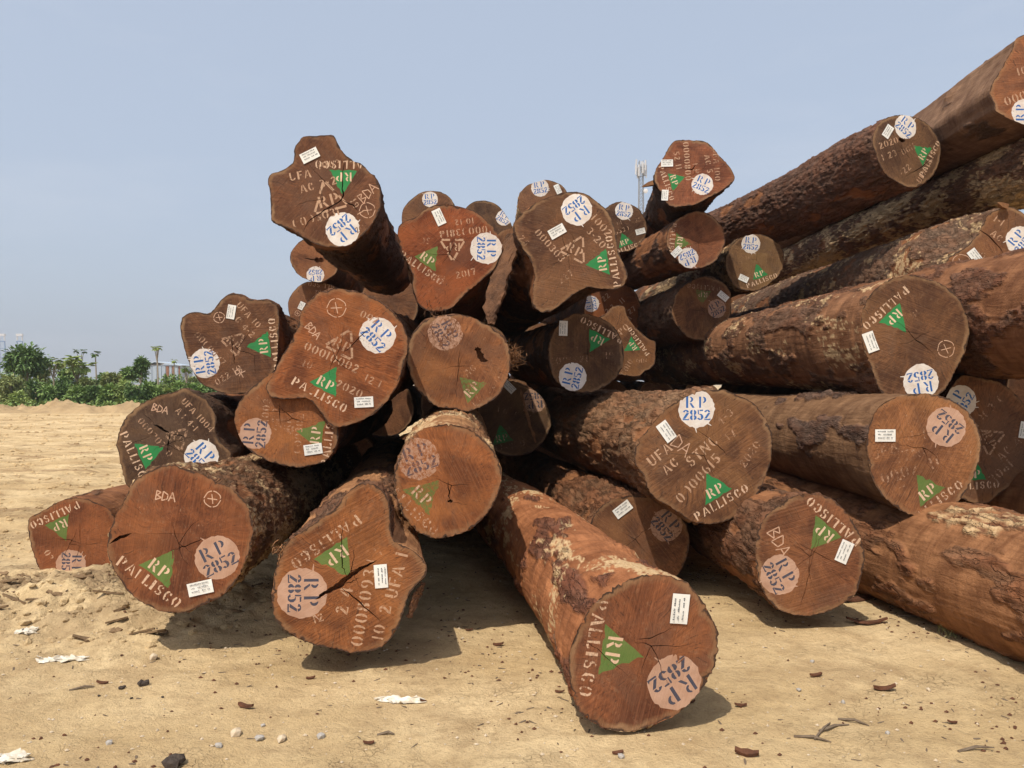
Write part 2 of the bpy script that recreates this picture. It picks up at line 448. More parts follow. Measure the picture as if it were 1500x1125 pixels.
HAND = {'B': (.7, [[(0, 0), (.05, 1), (.5, .85), (.1, .52), (.6, .3), (0, 0)]]), 'D': (.75, [[(.02, 0), (.08, 1), (.6, .7), (.6, .25), (.02, 0)]]),
        'A': (.8, [[(0, 0), (.35, 1), (.72, 0)], [(.12, .38), (.62, .42)]]), 'O': (.8, [[(.3, 0), (.0, .5), (.35, 1), (.65, .5), (.3, 0)]]),
        'K': (.7, [[(0, 0), (.05, 1)], [(.55, 1), (.05, .5), (.6, 0)]])}

def textpolys(txt, h, spacing=0.13, drop=0.0):
    out = []; x = 0
    for ch in txt:
        w, ps = GL.get(ch, GL[' '])
        for p in ps:
            if random.random() < drop: continue
            out.append([((x+a)*h*0.92, b*h) for a, b in p])
        x += w + spacing
    W = (x-spacing)*h*0.92
    return [[(a-W/2, b) for a, b in p] for p in out]

def xf(polys, cx, cy, ang, j=0.0):
    c, s = math.cos(R(ang)), math.sin(R(ang)); o = []
    for p in polys:
        o.append([(cx + a*c - b*s + random.uniform(-j, j), cy + a*s + b*c + random.uniform(-j, j)) for a, b in p])
    return o

def strokepoly(pts, w):
    """thin polygon round a polyline"""
    L_, R_ = [], []
    for i, p in enumerate(pts):
        a = pts[max(i-1, 0)]; b = pts[min(i+1, len(pts)-1)]
        tx, ty = b[0]-a[0], b[1]-a[1]; l = math.hypot(tx, ty) or 1
        ww = w[i] if hasattr(w, '__len__') else w
        nx, ny = -ty/l*ww/2, tx/l*ww/2
        L_.append((p[0]+nx, p[1]+ny)); R_.append((p[0]-nx, p[1]-ny))
    return L_ + R_[::-1]

def area2(p): return sum(p[i][0]*p[(i+1) % len(p)][1] - p[(i+1) % len(p)][0]*p[i][1] for i in range(len(p)))

# ------------------------------------------------------------------ one log
def closed_spline(P, n, tension=0.5):
    P = np.asarray(P, float); m = len(P); out = []
    K = 14
    t = np.linspace(0, 1, K, endpoint=False)[:, None]
    for i in range(m):
        p0, p1, p2, p3 = P[i-1], P[i], P[(i+1) % m], P[(i+2) % m]
        m1 = tension*(p2-p0); m2 = tension*(p3-p1)
        out.append((2*t**3-3*t**2+1)*p1 + (t**3-2*t**2+t)*m1 + (-2*t**3+3*t**2)*p2 + (t**3-t**2)*m2)
    C = np.concatenate(out); D = np.roll(C, -1, 0)-C
    s = np.concatenate([[0], np.cumsum(np.hypot(D[:, 0], D[:, 1]))])
    C2 = np.vstack([C, C[:1]])
    q = np.linspace(0, s[-1], n, endpoint=False)
    return np.stack([np.interp(q, s, C2[:, 0]), np.interp(q, s, C2[:, 1])], 1)

def pix_plane(px, py, O, nrm):
    r = np.array([(px-CX)/F_PX, 1.0, -(py-CY)/F_PX])
    camp = np.array([0, 0, EYE])
    return camp + r*(np.dot(O-camp, nrm)/np.dot(r, nrm))

LETTER_H = 0.065
TRI_SCALE = 1.0
PALES = {}

def build_log(key, d, sx, sz, spec, idx):
    o = spec['o']
    if isinstance(o, tuple):
        t = np.linspace(0, 2*np.pi, 36, endpoint=False)
        rr = o[2]*(1 + 0.05*np.sin(2*t+idx) + 0.03*np.sin(3*t+idx*2.1) + 0.012*np.sin(7*t+idx*1.3))
        pix = np.stack([o[0]+rr*np.cos(t), o[1]+rr*np.sin(t)], 1)
    else:
        pix = np.array(o, float)
    q = np.roll(pix, -1, 0); cr = pix[:, 0]*q[:, 1]-q[:, 0]*pix[:, 1]; A = cr.sum()/2
    cx = ((pix[:, 0]+q[:, 0])*cr).sum()/(6*A); cy = ((pix[:, 1]+q[:, 1])*cr).sum()/(6*A)
    O = np.array([(cx-CX)/F_PX*d, d, EYE-(cy-CY)/F_PX*d])
    ax = np.array([sx, 1.0, sz]); ax /= np.linalg.norm(ax)
    nrm = -ax + np.array(spec.get('tilt', (0, 0, 0)), float); nrm /= np.linalg.norm(nrm)
    e2 = np.array([0, 0, 1.0]) - nrm[2]*nrm; e2 /= np.linalg.norm(e2)
    e1 = np.cross(e2, nrm)
    M3 = np.stack([e1, e2, nrm], 1)
    M = Matrix.Identity(4)
    for i in range(3):
        for j in range(3): M[i][j] = M3[i, j]
        M[i][3] = O[i]
    def loc(px, py):
        p = M3.T @ (pix_plane(px, py, O, nrm)-O); return (float(p[0]), float(p[1]))
    hero = spec.get('hero', 1)
    n = {0: 72, 1: 120, 2: 208}[hero]
    outl = np.array([loc(*p) for p in pix])
    if area2(outl.tolist()) < 0: outl = outl[::-1]
    outl = closed_spline(outl, n)
    th = np.arctan2(outl[:, 1], outl[:, 0]); rad = np.hypot(outl[:, 0], outl[:, 1])
    jit = 0.005*fbm(outl[:, 0]*16+idx, outl[:, 1]*16, idx*3.3, 4, .65) + 0.0022*rng.standard_normal(n)*(hero > 0)
    nt_ = rng.random(n) < .05; jit = jit - nt_*rng.uniform(.004, .014, n)*(hero > 0)
    outl = outl*(1+(jit/rad))[:, None]
    rmean = float(np.sqrt(abs(area2(outl.tolist()))/2/np.pi))
    root = empty(spec.get('name', 'log'), M)
    tag(root, spec['label'], 'log', 'felled logs in the stacked pile')
    wood = spec.get('wood', (0.22, 0.085, 0.038))

    def relief(u, v):
        return 0.010*fbm(u*2.2+idx*5, v*2.2, idx, 3) + 0.0016*fbm(u*14, v*14+idx, idx, 2)

    # ---------------- trunk
    L = spec.get('L', 5.0)
    st = [0, 0.004, 0.010, 0.018, 0.028]
    ds, grow = {0: (0.04, 1.05), 1: (0.024, 1.018), 2: (0.015, 1.008)}[hero]
    while st[-1] < L:
        st.append(st[-1]+ds); ds = min(ds*grow, {0: 0.3, 1: 0.12, 2: 0.06}[hero])
    S = np.array(st); ns = len(S)
    axl = M3.T @ ax
    flare = spec.get('flare', 0.9)
    far = spec.get('far', 0.93)*rmean
    k = sstep(0, flare, S)[:, None]
    lob = 1 + 0.035*np.sin(2*th+idx) + 0.02*np.sin(3*th+idx*1.7)
    Rr = rad[None]*(1-k) + (far*lob)[None]*k
    Rr = Rr*(1 + (spec.get('taper', -0.010)*S)[:, None])
    # gentle crookedness
    bend = np.stack([0.03*np.sin(S*0.7+idx)-0.03*math.sin(idx), 0.02*np.sin(S*0.55+idx*2)-0.02*math.sin(idx*2)], 1)*sstep(0, 1.5, S)[:, None]
    cth, sth = np.cos(th)[None], np.sin(th)[None]
    px_, py_, pz_ = cth*rmean, sth*rmean, S[:, None]
    sd_ = idx*7.7
    b = dict(cover=0.5, plate=0.012, fib=0.004, trans=0.003, rough=0.006, pale=0.0, cell=(0.07, 0.20)); b.update(spec.get('bark', {}))
    big = 0.018*fbm(px_*1.6+sd_, py_*1.6, pz_*0.8, 3)
    nm = fbm(px_*2.6, py_*2.6+sd_, pz_*1.1, 4, 0.6)
    mask = sstep(-0.06, 0.06, nm + (b['cover']-0.5)*1.5)
    w_c, l_c = b['cell']
    wa = 0.5*perlin(px_*4, py_*4+sd_, pz_*3)
    ua, va, za = px_/w_c+wa, py_/w_c+sd_-wa, pz_/l_c+wa
    n1_ = perlin(ua, va, za) + 0.38*perlin(ua*2.3, va*2.3, za*2.3+3)
    n2_ = perlin(ua*2.6+9, va*2.6, za*2.2) + 0.3*perlin(ua*6, va*6, za*5)
    n3_ = perlin(ua*.9+31, va*.9, za*1.1) + 0.45*perlin(ua*2.2+5, va*2.2, za*2.4)
    plate = sstep(0.015, 0.13, np.abs(n1_)); plate2 = sstep(0.01, 0.14, np.abs(n2_))
    cell = (sstep(-.03, .03, n3_) + sstep(.20, .25, n3_) + sstep(-.27, -.22, n3_))/3.0
    fibre = fbm(px_*38, py_*38+sd_, pz_*2.2, 3)
    trans = perlin(px_*1.6+sd_, py_*1.6, pz_*9) + 0.6*perlin(px_*3+sd_, py_*3, pz_*21)
    rgh = fbm(px_*24+sd_, py_*24, pz_*b.get('rs', 8.0), 3, 0.6)
    bh = b['plate']*(0.62*plate + 0.22*plate2 + 0.55*cell - 0.75) + b['rough']*rgh*1.6 + b['fib']*fibre
    ih = b['fib']*0.7*fibre + 0.25*b['rough']*rgh
    ramp = sstep(0.0, 0.035, S)[:, None]
    disp = big*sstep(0, .3, S)[:, None] + ramp*(mask*bh + (1-mask)*(ih-0.006) + b['trans']*trans)
    patchm = np.zeros(Rr.shape)
    for (kt, ks, wt, wsz, kh) in spec.get('patch', []):
        du = np.angle(np.exp(1j*(th-R(kt))))[None]*rmean/wt; dv = (S-ks)[:, None]/wsz
        pm_ = sstep(1.12, .92, np.hypot(du, dv) + .9*fbm(px_*7+kt, py_*7, pz_*5, 3)*1.0)
        patchm = np.maximum(patchm, pm_*(1 if kh > 0 else 0))
        mask = np.maximum(mask, pm_)
        disp = disp + abs(kh)*pm_*(1 + .7*rgh + .5*(plate-1))
    knots = spec.get('knots', [])
    for (kt, ks, kr, kh) in knots:
        dd = np.hypot((np.angle(np.exp(1j*(th-R(kt)))))[None]*rmean, (S-ks)[:, None])
        disp = disp + kh*np.exp(-(dd/kr)**2)*(1+0.5*rgh)
    Rr = Rr + disp
    X = Rr*cth + axl[0]*S[:, None] + bend[:, :1]; Y = Rr*sth + axl[1]*S[:, None] + bend[:, 1:]
    Z = np.broadcast_to(axl[2]*S[:, None], X.shape).copy()
    Z[0] = relief(outl[:, 0], outl[:, 1]); X[0] = outl[:, 0]; Y[0] = outl[:, 1]
    Vv = np.stack([X, Y, Z], -1)
    tr = grid_mesh('trunk', Vv[:, ::-1], n, ns, True, M_TRUNK, root)
    pale = np.zeros(X.shape)
    if b['pale'] > 0:
        pn = fbm(px_*3.4+50, py_*3.4+sd_, pz_*1.6, 3)
        fl = fbm(px_*26+50, py_*26+sd_, pz_*14, 3, 0.7)
        pale = sstep(0.04, 0.16, pn + 0.55*fl + (b['pale']-0.5)*0.8)
    pale = np.maximum(pale, patchm*sstep(-.45, .15, rgh+n2_*.5))
    colr = np.stack([np.broadcast_to(mask, X.shape), np.broadcast_to(cell, X.shape), pale, np.ones(X.shape)], -1)[:, ::-1]
    a_ = tr.data.color_attributes.new('bk', 'FLOAT_COLOR', 'POINT')
    a_.data.foreach_set('color', colr.astype(np.float32).ravel())
    tr.color = (*spec.get('barkc', (0.17, 0.092, 0.052)), 1)
    tr['inner'] = [float(c) for c in spec.get('inner', (0.27, 0.115, 0.048))]
    # far end
    last = [(float(X[-1, i]), float(Y[-1, i]), float(Z[-1, i])) for i in range(n)]
    fe = meshobj('far_end', last, [tuple(range(n-1, -1, -1))], M_END, root)
    fe.color = (*wood, 1)

    # ---------------- sawn face with its paint, cut in one triangulation
    polys = [outl.tolist()]; cls = ['wood']
    parts = []            # (name, parent part index or None, paint, alpha)
    def addpart(name, parent, paint, alpha): parts.append((name, parent, paint, alpha)); return len(parts)-1
    def addpolys(ps, part):
        for p in ps:
            if area2(p) < 0: p = p[::-1]
            polys.append(p); cls.append(part)
    plates_ = []
    for mk in spec.get('marks', []):
        k0 = mk[0]
        if k0 == 'C':
            _, x, y, ang, sty = mk[:5]; x, y = loc(x, y)
            rr = (mk[5] if len(mk) > 5 else 0.128)*random.uniform(.96, 1.04)
            cp, lp, al, al2 = {'w': ('white', 'blue', .97, .95), 'c': ('white', 'blue', .80, .9), 'p': ('pink', 'slate', .90, .88), 'f': ('pink', 'slate', .62, .62), 'd': ('pink', 'slate', .7, .8)}[sty]
            ring = [(x + rr*(1+random.uniform(-.035, .035))*math.cos(a*math.pi/24), y + rr*(1+random.uniform(-.035, .035))*math.sin(a*math.pi/24)) for a in range(48)]
            pi = addpart('round_stamp', None, cp, al); addpolys([ring], pi)
            for q_ in range(random.randint(1, 3)):      # brush overruns
                a0 = random.uniform(0, 6.28); l = random.uniform(.012, .035)
                c0 = (x+(rr-.012)*math.cos(a0), y+(rr-.012)*math.sin(a0)); c1 = (x+(rr+l)*math.cos(a0+.1), y+(rr+l)*math.sin(a0+.1))
                addpolys([strokepoly([c0, c1], [.012, .004])], pi)
            li = addpart('stencil_number', pi, lp, al2)
            addpolys(xf([[(a, b_+0.008) for a, b_ in p] for p in textpolys('RP', 0.080, .42)], x, y, ang, .0012), li)
            addpolys(xf([[(a, b_-0.080) for a, b_ in p] for p in textpolys('2852', 0.074, .04)], x, y, ang, .0012), li)
        elif k0 == 'T':
            _, x, y, ang, sty = mk[:5]; x, y = loc(x, y)
            name = mk[5] if len(mk) > 5 else 'PALLISCO'
            wear = random.uniform(-.20, .0)
            gp, lp, al, al2 = {'g': ('green', 'cream', .95, .95), 'o': ('olive', 'cream', .86, .86), 'f': ('olive', 'cream', .66, .64), 'd': ('green', 'cream', .7, .6)}[sty]
            tri = []
            cor = [(-.112, -.006), (.112, -.006), (.004, .19)]
            for a in range(3):
                p, q2 = cor[a], cor[(a+1) % 3]
                for s_ in range(9):
                    f = s_/9.0; e = random.uniform(-.005, .007)
                    tri.append((p[0]+(q2[0]-p[0])*f + e, p[1]+(q2[1]-p[1])*f + e))
            pi = addpart('triangle_stamp', None, gp, al); addpolys(xf([tri], x, y, ang), pi)
            li = addpart('stencil_letters', pi, lp, al2)
            addpolys(xf([[(a, b_+0.014) for a, b_ in p] for p in textpolys('RP', 0.070, .26)], x, y, ang, .0015), li)
            if name:
                ni = addpart('company_lettering', None, lp, al2*.95+wear)
                addpolys(xf([[(a*1.02, b_-LETTER_H-.014) for a, b_ in p] for p in textpolys(name, LETTER_H*.96, .26, .015)], x, y, ang, .0034), ni)
        elif k0 == 'S':
            _, txt, x, y, ang, h, al = mk; x, y = loc(x, y)
            pi = addpart('stencil_marking', None, 'tan', al*.95)
            addpolys(xf([[(a, b_-h/2) for a, b_ in p] for p in textpolys(txt, h*.92, .22, (1-al)*.22)], x, y, ang, .0015), pi)
        elif k0 == 'V':
            _, x, y, ang, s_, al = mk; x, y = loc(x, y)
            pi = addpart('stencil_triangle', None, 'tan', al*.97)
            T3 = [(-s_*.6, -s_*.42), (s_*.6, -s_*.42), (0, s_*.62)]; ps = []
            for a in range(3):
                p, q2 = T3[a], T3[(a+1) % 3]
                for f0, f1_ in ((.06, .40), (.60, .94)):
                    ps.append(strokepoly([(p[0]+(q2[0]-p[0])*f0, p[1]+(q2[1]-p[1])*f0), (p[0]+(q2[0]-p[0])*f1_, p[1]+(q2[1]-p[1])*f1_)], .018))
            ps += [[(a, b_-s_*.28) for a, b_ in p] for p in textpolys('RP', s_*.40, .25)]
            addpolys(xf(ps, x, y, ang, .001), pi)
        elif k0 == 'K':
            _, x, y, rr, ang = mk; x, y = loc(x, y)
            pi = addpart('chalk_mark', None, 'chalk', .78)
            ps = []
            for s_ in range(4):
                ps.append(strokepoly([(rr*(1+.06*math.sin(a*.9))*math.cos(R(s_*90+a*10+3)), rr*math.sin(R(s_*90+a*10+3))) for a in range(9)], .006))
            ps += [strokepoly([(-rr*.62, 0.004), (rr*.6, -.004)], .006), strokepoly([(0.003, -rr*.6), (-.003, rr*.62)], .006)]
            addpolys(xf(ps, x, y, ang), pi)
        elif k0 == 'H':
            _, txt, x, y, ang, h = mk; x, y = loc(x, y)
            pi = addpart('chalk_mark', None, 'chalk', .75); ps = []; xx = 0
            W = sum(HAND[c][0] for c in txt)*h*.95
            for c in txt:
                w_, sts = HAND[c]
                for s_ in sts:
                    for a in range(len(s_)-1):
                        ps.append(strokepoly([(xx+s_[a][0]*h-W/2, s_[a][1]*h-h/2), (xx+s_[a+1][0]*h-W/2, s_[a+1][1]*h-h/2)], .007))
                xx += w_*h*.95
            addpolys(xf(ps, x, y, ang), pi)
        elif k0 == 'X':
            _, pts, w = mk
            P = [loc(*p) for p in pts]; Q = []
            seg = 5
            for a in range(len(P)-1):
                for s_ in range(seg):
                    f = s_/seg; jx = 0.004*(1 if (a or s_) else 0)
                    Q.append((P[a][0]+(P[a+1][0]-P[a][0])*f + random.uniform(-jx, jx), P[a][1]+(P[a+1][1]-P[a][1])*f + random.uniform(-jx, jx)))
            Q.append(P[-1]); m_ = len(Q)
            ws = [w*max(.14, math.sin(math.pi*min(1, max(0, (i+.0)/(m_-1))))**.8)*random.uniform(.75, 1.15) for i in range(m_)]
            ws[0] = ws[-1] = .0012
            p = strokepoly(Q, ws)
            if area2(p) < 0: p = p[::-1]
            polys.append(p); cls.append('crack')
        elif k0 == 'O':                                  # ragged rot hole
            _, x, y, rx_, ry_, ang = mk; x, y = loc(x, y)
            p = xf([[(rx_*(1+random.uniform(-.4, .35))*math.cos(a*math.pi/13), ry_*(1+random.uniform(-.4, .35))*math.sin(a*math.pi/13)) for a in range(26)]], x, y, ang)[0]
            polys.append(p); cls.append('crack')
        elif k0 == 'A':
            plates_.append(mk)
    if hero and len(spec.get('marks', [])):              # hairline checks running out from the heart
        rs_ = random.Random(idx*91)
        hx, hy = rs_.uniform(-.12, .12)*rmean, rs_.uniform(-.12, .12)*rmean; a0 = rs_.uniform(0, 360)
        for q_ in range(rs_.choice((3, 4, 5))):
            a_ = R(a0 + q_*rs_.uniform(62, 105)); ln = rmean*rs_.uniform(.22, .62); Q = []
            for i in range(9):
                f = i/8; a_ += rs_.uniform(-.09, .09)
                Q.append((hx+math.cos(a_)*ln*f, hy+math.sin(a_)*ln*f))
            p = strokepoly(Q, [.0042*(1-i/8.6)*rs_.uniform(.7, 1.3) + .0006 for i in range(9)])
            if area2(p) < 0: p = p[::-1]
            polys.append(p); cls.append('crack')
    vs2, fs2 = [], []
    for p in polys:
        n0 = len(vs2); vs2 += [Vector((a, b_)) for a, b_ in p]; fs2.append(list(range(n0, n0+len(p))))
    # interior points for relief and rim shading
    stepg = 0.055 if hero else 0.09
    gx = np.arange(-1.2, 1.2, stepg)
    GX, GY = np.meshgrid(gx, gx); GX = GX + rng.uniform(-.012, .012, GX.shape); GY = GY + rng.uniform(-.012, .012, GY.shape)
    pts = np.stack([GX.ravel(), GY.ravel()], 1)
    def inside(pts_, pol):
        x, y = pts_[:, 0], pts_[:, 1]; r_ = np.zeros(len(pts_), bool)
        x0, y0 = pol[:, 0], pol[:, 1]; x1, y1 = np.roll(x0, -1), np.roll(y0, -1)
        for a in range(len(pol)):
            c_ = (y0[a] > y) != (y1[a] > y)
            with np.errstate(divide='ignore', invalid='ignore'):
                r_ ^= c_ & (x < (x1[a]-x0[a])*(y-y0[a])/(y1[a]-y0[a]) + x0[a])
        return r_
    def rimdist(P2):
        return np.sqrt(((P2[:, None, :]-outl[None])**2).sum(-1)).min(1)
    pts = pts[inside(pts, outl)]; pts = pts[rimdist(pts) > 0.045] if len(pts) else pts
    ins = np.concatenate([pts, outl[::2]*(1-0.014/rad[::2])[:, None], outl[1::2]*(1-0.034/rad[1::2])[:, None]])
    vs2 += [Vector((float(a), float(b_))) for a, b_ in ins]
    ed2 = [(f[i], f[(i+1) % len(f)]) for f in fs2 for i in range(len(f))]
    ov, oe, of, _, _, _ = delaunay_2d_cdt(vs2, ed2, [], 0, 1e-6, False)
    P2 = np.array([(v.x, v.y) for v in ov])
    zz = relief(P2[:, 0], P2[:, 1]); rim = rimdist(P2)
    of = [tuple(f) for f in of]
    cen = P2[np.array(of)].mean(1)
    topc = np.full(len(of), -1)
    for i, p in enumerate(polys):
        p = np.array(p); lo, hi = p.min(0), p.max(0)
        cand = np.nonzero((cen[:, 0] >= lo[0]) & (cen[:, 0] <= hi[0]) & (cen[:, 1] >= lo[1]) & (cen[:, 1] <= hi[1]))[0]
        if len(cand):
            h_ = cand[inside(cen[cand], p)]
            if i: h_ = h_[topc[h_] >= 0]
            if cls[i] == 'crack': topc[h_] = 100000
            else: h_ = h_[topc[h_] < 100000]; topc[h_] = i
    bucket = {}; crackf = []
    for f, c0 in zip(of, topc):
        if c0 < 0: continue
        if c0 == 100000: crackf.append(f); continue
        bucket.setdefault(cls[c0], []).append(f)
    def emit(name, faces, material, parent, extra=None):
        used = sorted({i for f in faces for i in f}); mp = {u: j for j, u in enumerate(used)}
        V_ = [(float(P2[u, 0]), float(P2[u, 1]), float(zz[u])) for u in used]; rm = [float(rim[u]) for u in used]
        F_ = [tuple(mp[i] for i in f) for f in faces]
        if extra:
            base = len(V_)
            for ve, fe_ in extra:
                b0 = len(V_); V_ += ve; rm += [.2]*len(ve); F_ += [tuple(i+b0 for i in f) for f in fe_]
        ob = meshobj(name, V_, F_, material, parent)
        at_ = ob.data.attributes.new('rim', 'FLOAT', 'POINT'); at_.data.foreach_set('value', rm)
        return ob
    extra = []
    if crackf:
        from collections import Counter
        ce = Counter()
        for f in crackf:
            for a in range(3): ce[frozenset((f[a], f[(a+1) % 3]))] += 1
        D = 0.07
        for f in crackf:
            extra.append(([(float(P2[i, 0]), float(P2[i, 1]), float(zz[i])-D) for i in f], [(0, 1, 2)]))
            for a in range(3):
                i, j = f[a], f[(a+1) % 3]
                if ce[frozenset((i, j))] == 1:
                    p, q2 = P2[i], P2[j]
                    extra.append(([(float(p[0]), float(p[1]), float(zz[i])), (float(q2[0]), float(q2[1]), float(zz[j])), (float(q2[0]), float(q2[1]), float(zz[j])-D), (float(p[0]), float(p[1]), float(zz[i])-D)], [(3, 2, 1, 0)]))
    ef = emit('end_face', bucket.get('wood', []), M_END, root, extra)
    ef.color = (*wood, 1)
    made = {}
    for i, (nm_, par, paint, al) in enumerate(parts):
        if i not in bucket: continue
        pr = made.get(par, root) if par is not None else root
        ob = emit(nm_, bucket[i], PAINT[paint], pr)
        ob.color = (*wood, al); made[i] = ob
    # paper tags, stapled a hair's breadth off the wood
    for mk in plates_:
        _, x, y, ang = mk[:4]; w_, h_ = (mk[4], mk[5]) if len(mk) > 4 else (0.135, 0.078)
        x, y = loc(x, y)
        cv = [(sx_*w_/2, sy_*h_/2) for sx_, sy_ in ((-1, -1), (0, -1), (1, -1), (1, 0), (1, 1), (0, 1), (-1, 1), (-1, 0), (0, 0))]
        c_, s_ = math.cos(R(ang)), math.sin(R(ang))
        top_, bot = [], []
        for a, b_ in cv:
            u, v = x+a*c_-b_*s_, y+a*s_+b_*c_
            z0 = float(relief(np.array([u]), np.array([v]))[0]) + 0.004 + random.uniform(0, .0025)
            top_.append((u, v, z0+.0012)); bot.append((u, v, z0))
        qd = [(0, 1, 8, 7), (1, 2, 3, 8), (8, 3, 4, 5), (7, 8, 5, 6)]
        sid = [(i, (i+1) % 8, 9+(i+1) % 8, 9+i) for i in range(8)]
        tg = meshobj('paper_tag', top_+bot, qd + [tuple(9+i for i in reversed(f)) for f in qd] + [tuple(reversed(f)) for f in sid], M_PAPER, root)
        mb = MB()
        rows = [(.30, -.38, .02), (.30, .10, .36), (.05, -.36, -.22), (.05, -.10, .30), (-.22, -.36, -.05), (-.22, .06, .20), (-.22, .28, .38)]
        for (ry, x0_, x1_) in rows:
            xx = x0_
            while xx < x1_:
                l = random.uniform(.02, .05); hh = random.uniform(.05, .10)
                q4 = []
                for a, b_ in ((xx, ry), (xx+l, ry), (xx+l, ry+hh), (xx, ry+hh)):
                    a, b_ = a*w_, b_*h_; u, v = x+a*c_-b_*s_, y+a*s_+b_*c_
                    q4.append((u, v, max(p[2] for p in top_)+.0012))
                mb.add(q4, [(0, 1, 2, 3)]); xx += l+.02
        mb.build('print', M_INK, tg)
    return dict(root=root, M=M3, O=O, loc=loc, rmean=rmean, ax=ax, relief=relief)

# ------------------------------------------------------------------ the logs: face depth and axis slope, outline of the sawn end
LOGS = {}
LOGS['A1'] = dict(pose=(6.99, -0.042, 0.018), L=4.5, o=[(41,768),(45,757),(60,750),(86,735),(110,729),(140,735),(163,750),(175,780),(172,810),(155,838),(125,853),(95,855),(74,847),(61,838),(49,812),(43,786)])
LOGS['A2'] = dict(pose=(4.84, -0.061, -0.025), L=6.0, o=[(242,682),(215,691),(196,706),(184,729),(172,750),(161,778),(157,799),(159,818),(170,842),(187,865),(212,884),(239,896),(267,897),(294,888),(322,875),(340,858),(353,836),(362,815),(370,790),(370,763),(359,735),(340,717),(316,704),(285,692),(264,684)])
LOGS['A3'] = dict(pose=(6.47, -0.050, 0.002), L=5.5, o=[(272,569),(253,575),(229,581),(203,595),(184,613),(175,632),(172,648),(175,667),(181,696),(190,715),(220,728),(260,728),(300,715),(328,693),(337,675),(337,662),(323,648),(315,629),(317,613),(309,597),(296,581)])
LOGS['A4'] = dict(pose=(7.00, -0.050, 0.002), L=5.0, o=[(264,475),(272,461),(288,457),(307,459),(320,444),(333,432),(347,430),(360,436),(371,440),(389,439),(404,445),(408,456),(409,480),(407,512),(405,533),(397,552),(384,565),(365,575),(344,577),(325,575),(307,568),(293,560),(280,539),(272,515),(266,493)])
LOGS['A5'] = dict(pose=(6.09, -0.065, -0.012), L=5.2, o=[(397,547),(379,560),(360,576),(347,597),(344,619),(351,640),(365,659),(389,673),(413,681),(440,684),(467,679),(485,667),(495,645),(495,627),(488,600),(470,570),(440,548),(418,543)])
LOGS['A6'] = dict(pose=(6.05, -0.050, 0.035), L=5.4, o=[(435,480),(440,459),(453,440),(469,428),(491,423),(520,427),(547,437),(571,453),(587,472),(596,493),(596,515),(589,541),(579,568),(560,595),(539,611),(515,621),(493,626),(480,619),(467,600),(453,584),(435,583),(405,584),(392,576),(391,563),(400,549),(411,525),(424,504)])
LOGS['A7'] = dict(pose=(12.35, -0.050, 0.001), L=5.0, o=(468,456,45))
LOGS['A8'] = dict(pose=(12.07, -0.050, 0.005), L=5.0, o=(463,379,35))
LOGS['A9'] = dict(pose=(6.50, -0.050, 0.012), L=4.8, o=[(394,258),(412,250),(428,240),(431,228),(431,218),(438,207),(447,200),(465,199),(486,198),(492,206),(498,218),(514,234),(529,242),(546,257),(554,270),(558,284),(558,302),(551,319),(540,334),(527,348),(514,358),(498,362),(481,361),(463,357),(433,340),(415,331),(399,324),(397,313),(396,287)])
LOGS['B10'] = dict(pose=(7.20, -0.050, 0.002), L=4.4, o=[(583,337),(591,325),(607,319),(620,308),(636,301),(657,300),(679,304),(700,313),(716,327),(729,343),(736,361),(732,377),(721,396),(700,415),(679,433),(663,449),(641,457),(620,452),(609,439),(605,420),(604,401),(593,377),(584,356)])
LOGS['B11'] = dict(pose=(13.00, -0.050, 0.002), L=5.0, o=(630,324,43))
LOGS['B12'] = dict(pose=(13.00, -0.050, 0.002), L=5.0, o=(710,338,42))
LOGS['B13'] = dict(pose=(7.00, -0.092, 0.002), L=4.4, o=[(753,329),(767,311),(788,295),(815,285),(841,281),(860,285),(876,297),(889,308),(897,324),(903,345),(905,367),(913,385),(919,401),(916,415),(903,423),(884,423),(860,421),(844,428),(831,439),(817,449),(804,457),(791,456),(781,447),(781,420),(783,399),(775,377),(761,356)])
LOGS['B14'] = dict(pose=(12.00, -0.050, 0.002), L=5.0, o=(797,298,36))
LOGS['B15'] = dict(pose=(11.80, -0.071, 0.034), L=5.0, o=(908,334,38))
LOGS['B16'] = dict(pose=(6.50, -0.057, -0.001), L=5.0, o=[(599,503),(605,488),(615,477),(633,465),(660,461),(687,464),(711,475),(732,489),(744,505),(747,527),(744,551),(732,577),(713,591),(687,602),(668,599),(644,596),(625,585),(609,567),(599,540),(596,521)])
LOGS['B17'] = dict(pose=(5.00, -0.067, 0.028), L=5.5, o=[(735,690),(732,715),(717,747),(691,773),(662,785),(638,788),(612,778),(594,759),(582,732),(578,703),(581,682),(593,655),(612,633),(633,624),(660,622),(687,629),(708,644),(724,663),(733,681)])
LOGS['B18'] = dict(pose=(4.54, -0.110, 0.002), L=5.5, o=[(398,873),(400,857),(402,839),(411,815),(419,797),(438,782),(464,765),(490,745),(508,724),(522,711),(538,707),(556,714),(567,728),(571,750),(572,773),(579,794),(597,802),(615,814),(625,829),(623,844),(609,858),(597,876),(590,899),(582,920),(571,937),(556,949),(532,955),(506,954),(468,946),(433,934),(412,917),(401,899)])
LOGS['B19'] = dict(pose=(3.75, -0.158, 0.002), L=6.0, o=[(960,842),(928,846),(896,862),(868,888),(848,920),(836,952),(834,980),(838,1012),(852,1045),(880,1064),(916,1073),(952,1064),(988,1048),(1016,1024),(1036,996),(1048,968),(1051,936),(1046,912),(1028,880),(1008,856),(984,845)])
LOGS['B20'] = dict(pose=(6.20, -0.138, 0.000), L=5.5, o=[(866,765),(880,742),(905,730),(935,726),(965,731),(990,748),(1005,770),(1010,795),(1004,822),(992,842),(965,858),(935,862),(905,855),(880,835),(866,805),(862,785)])
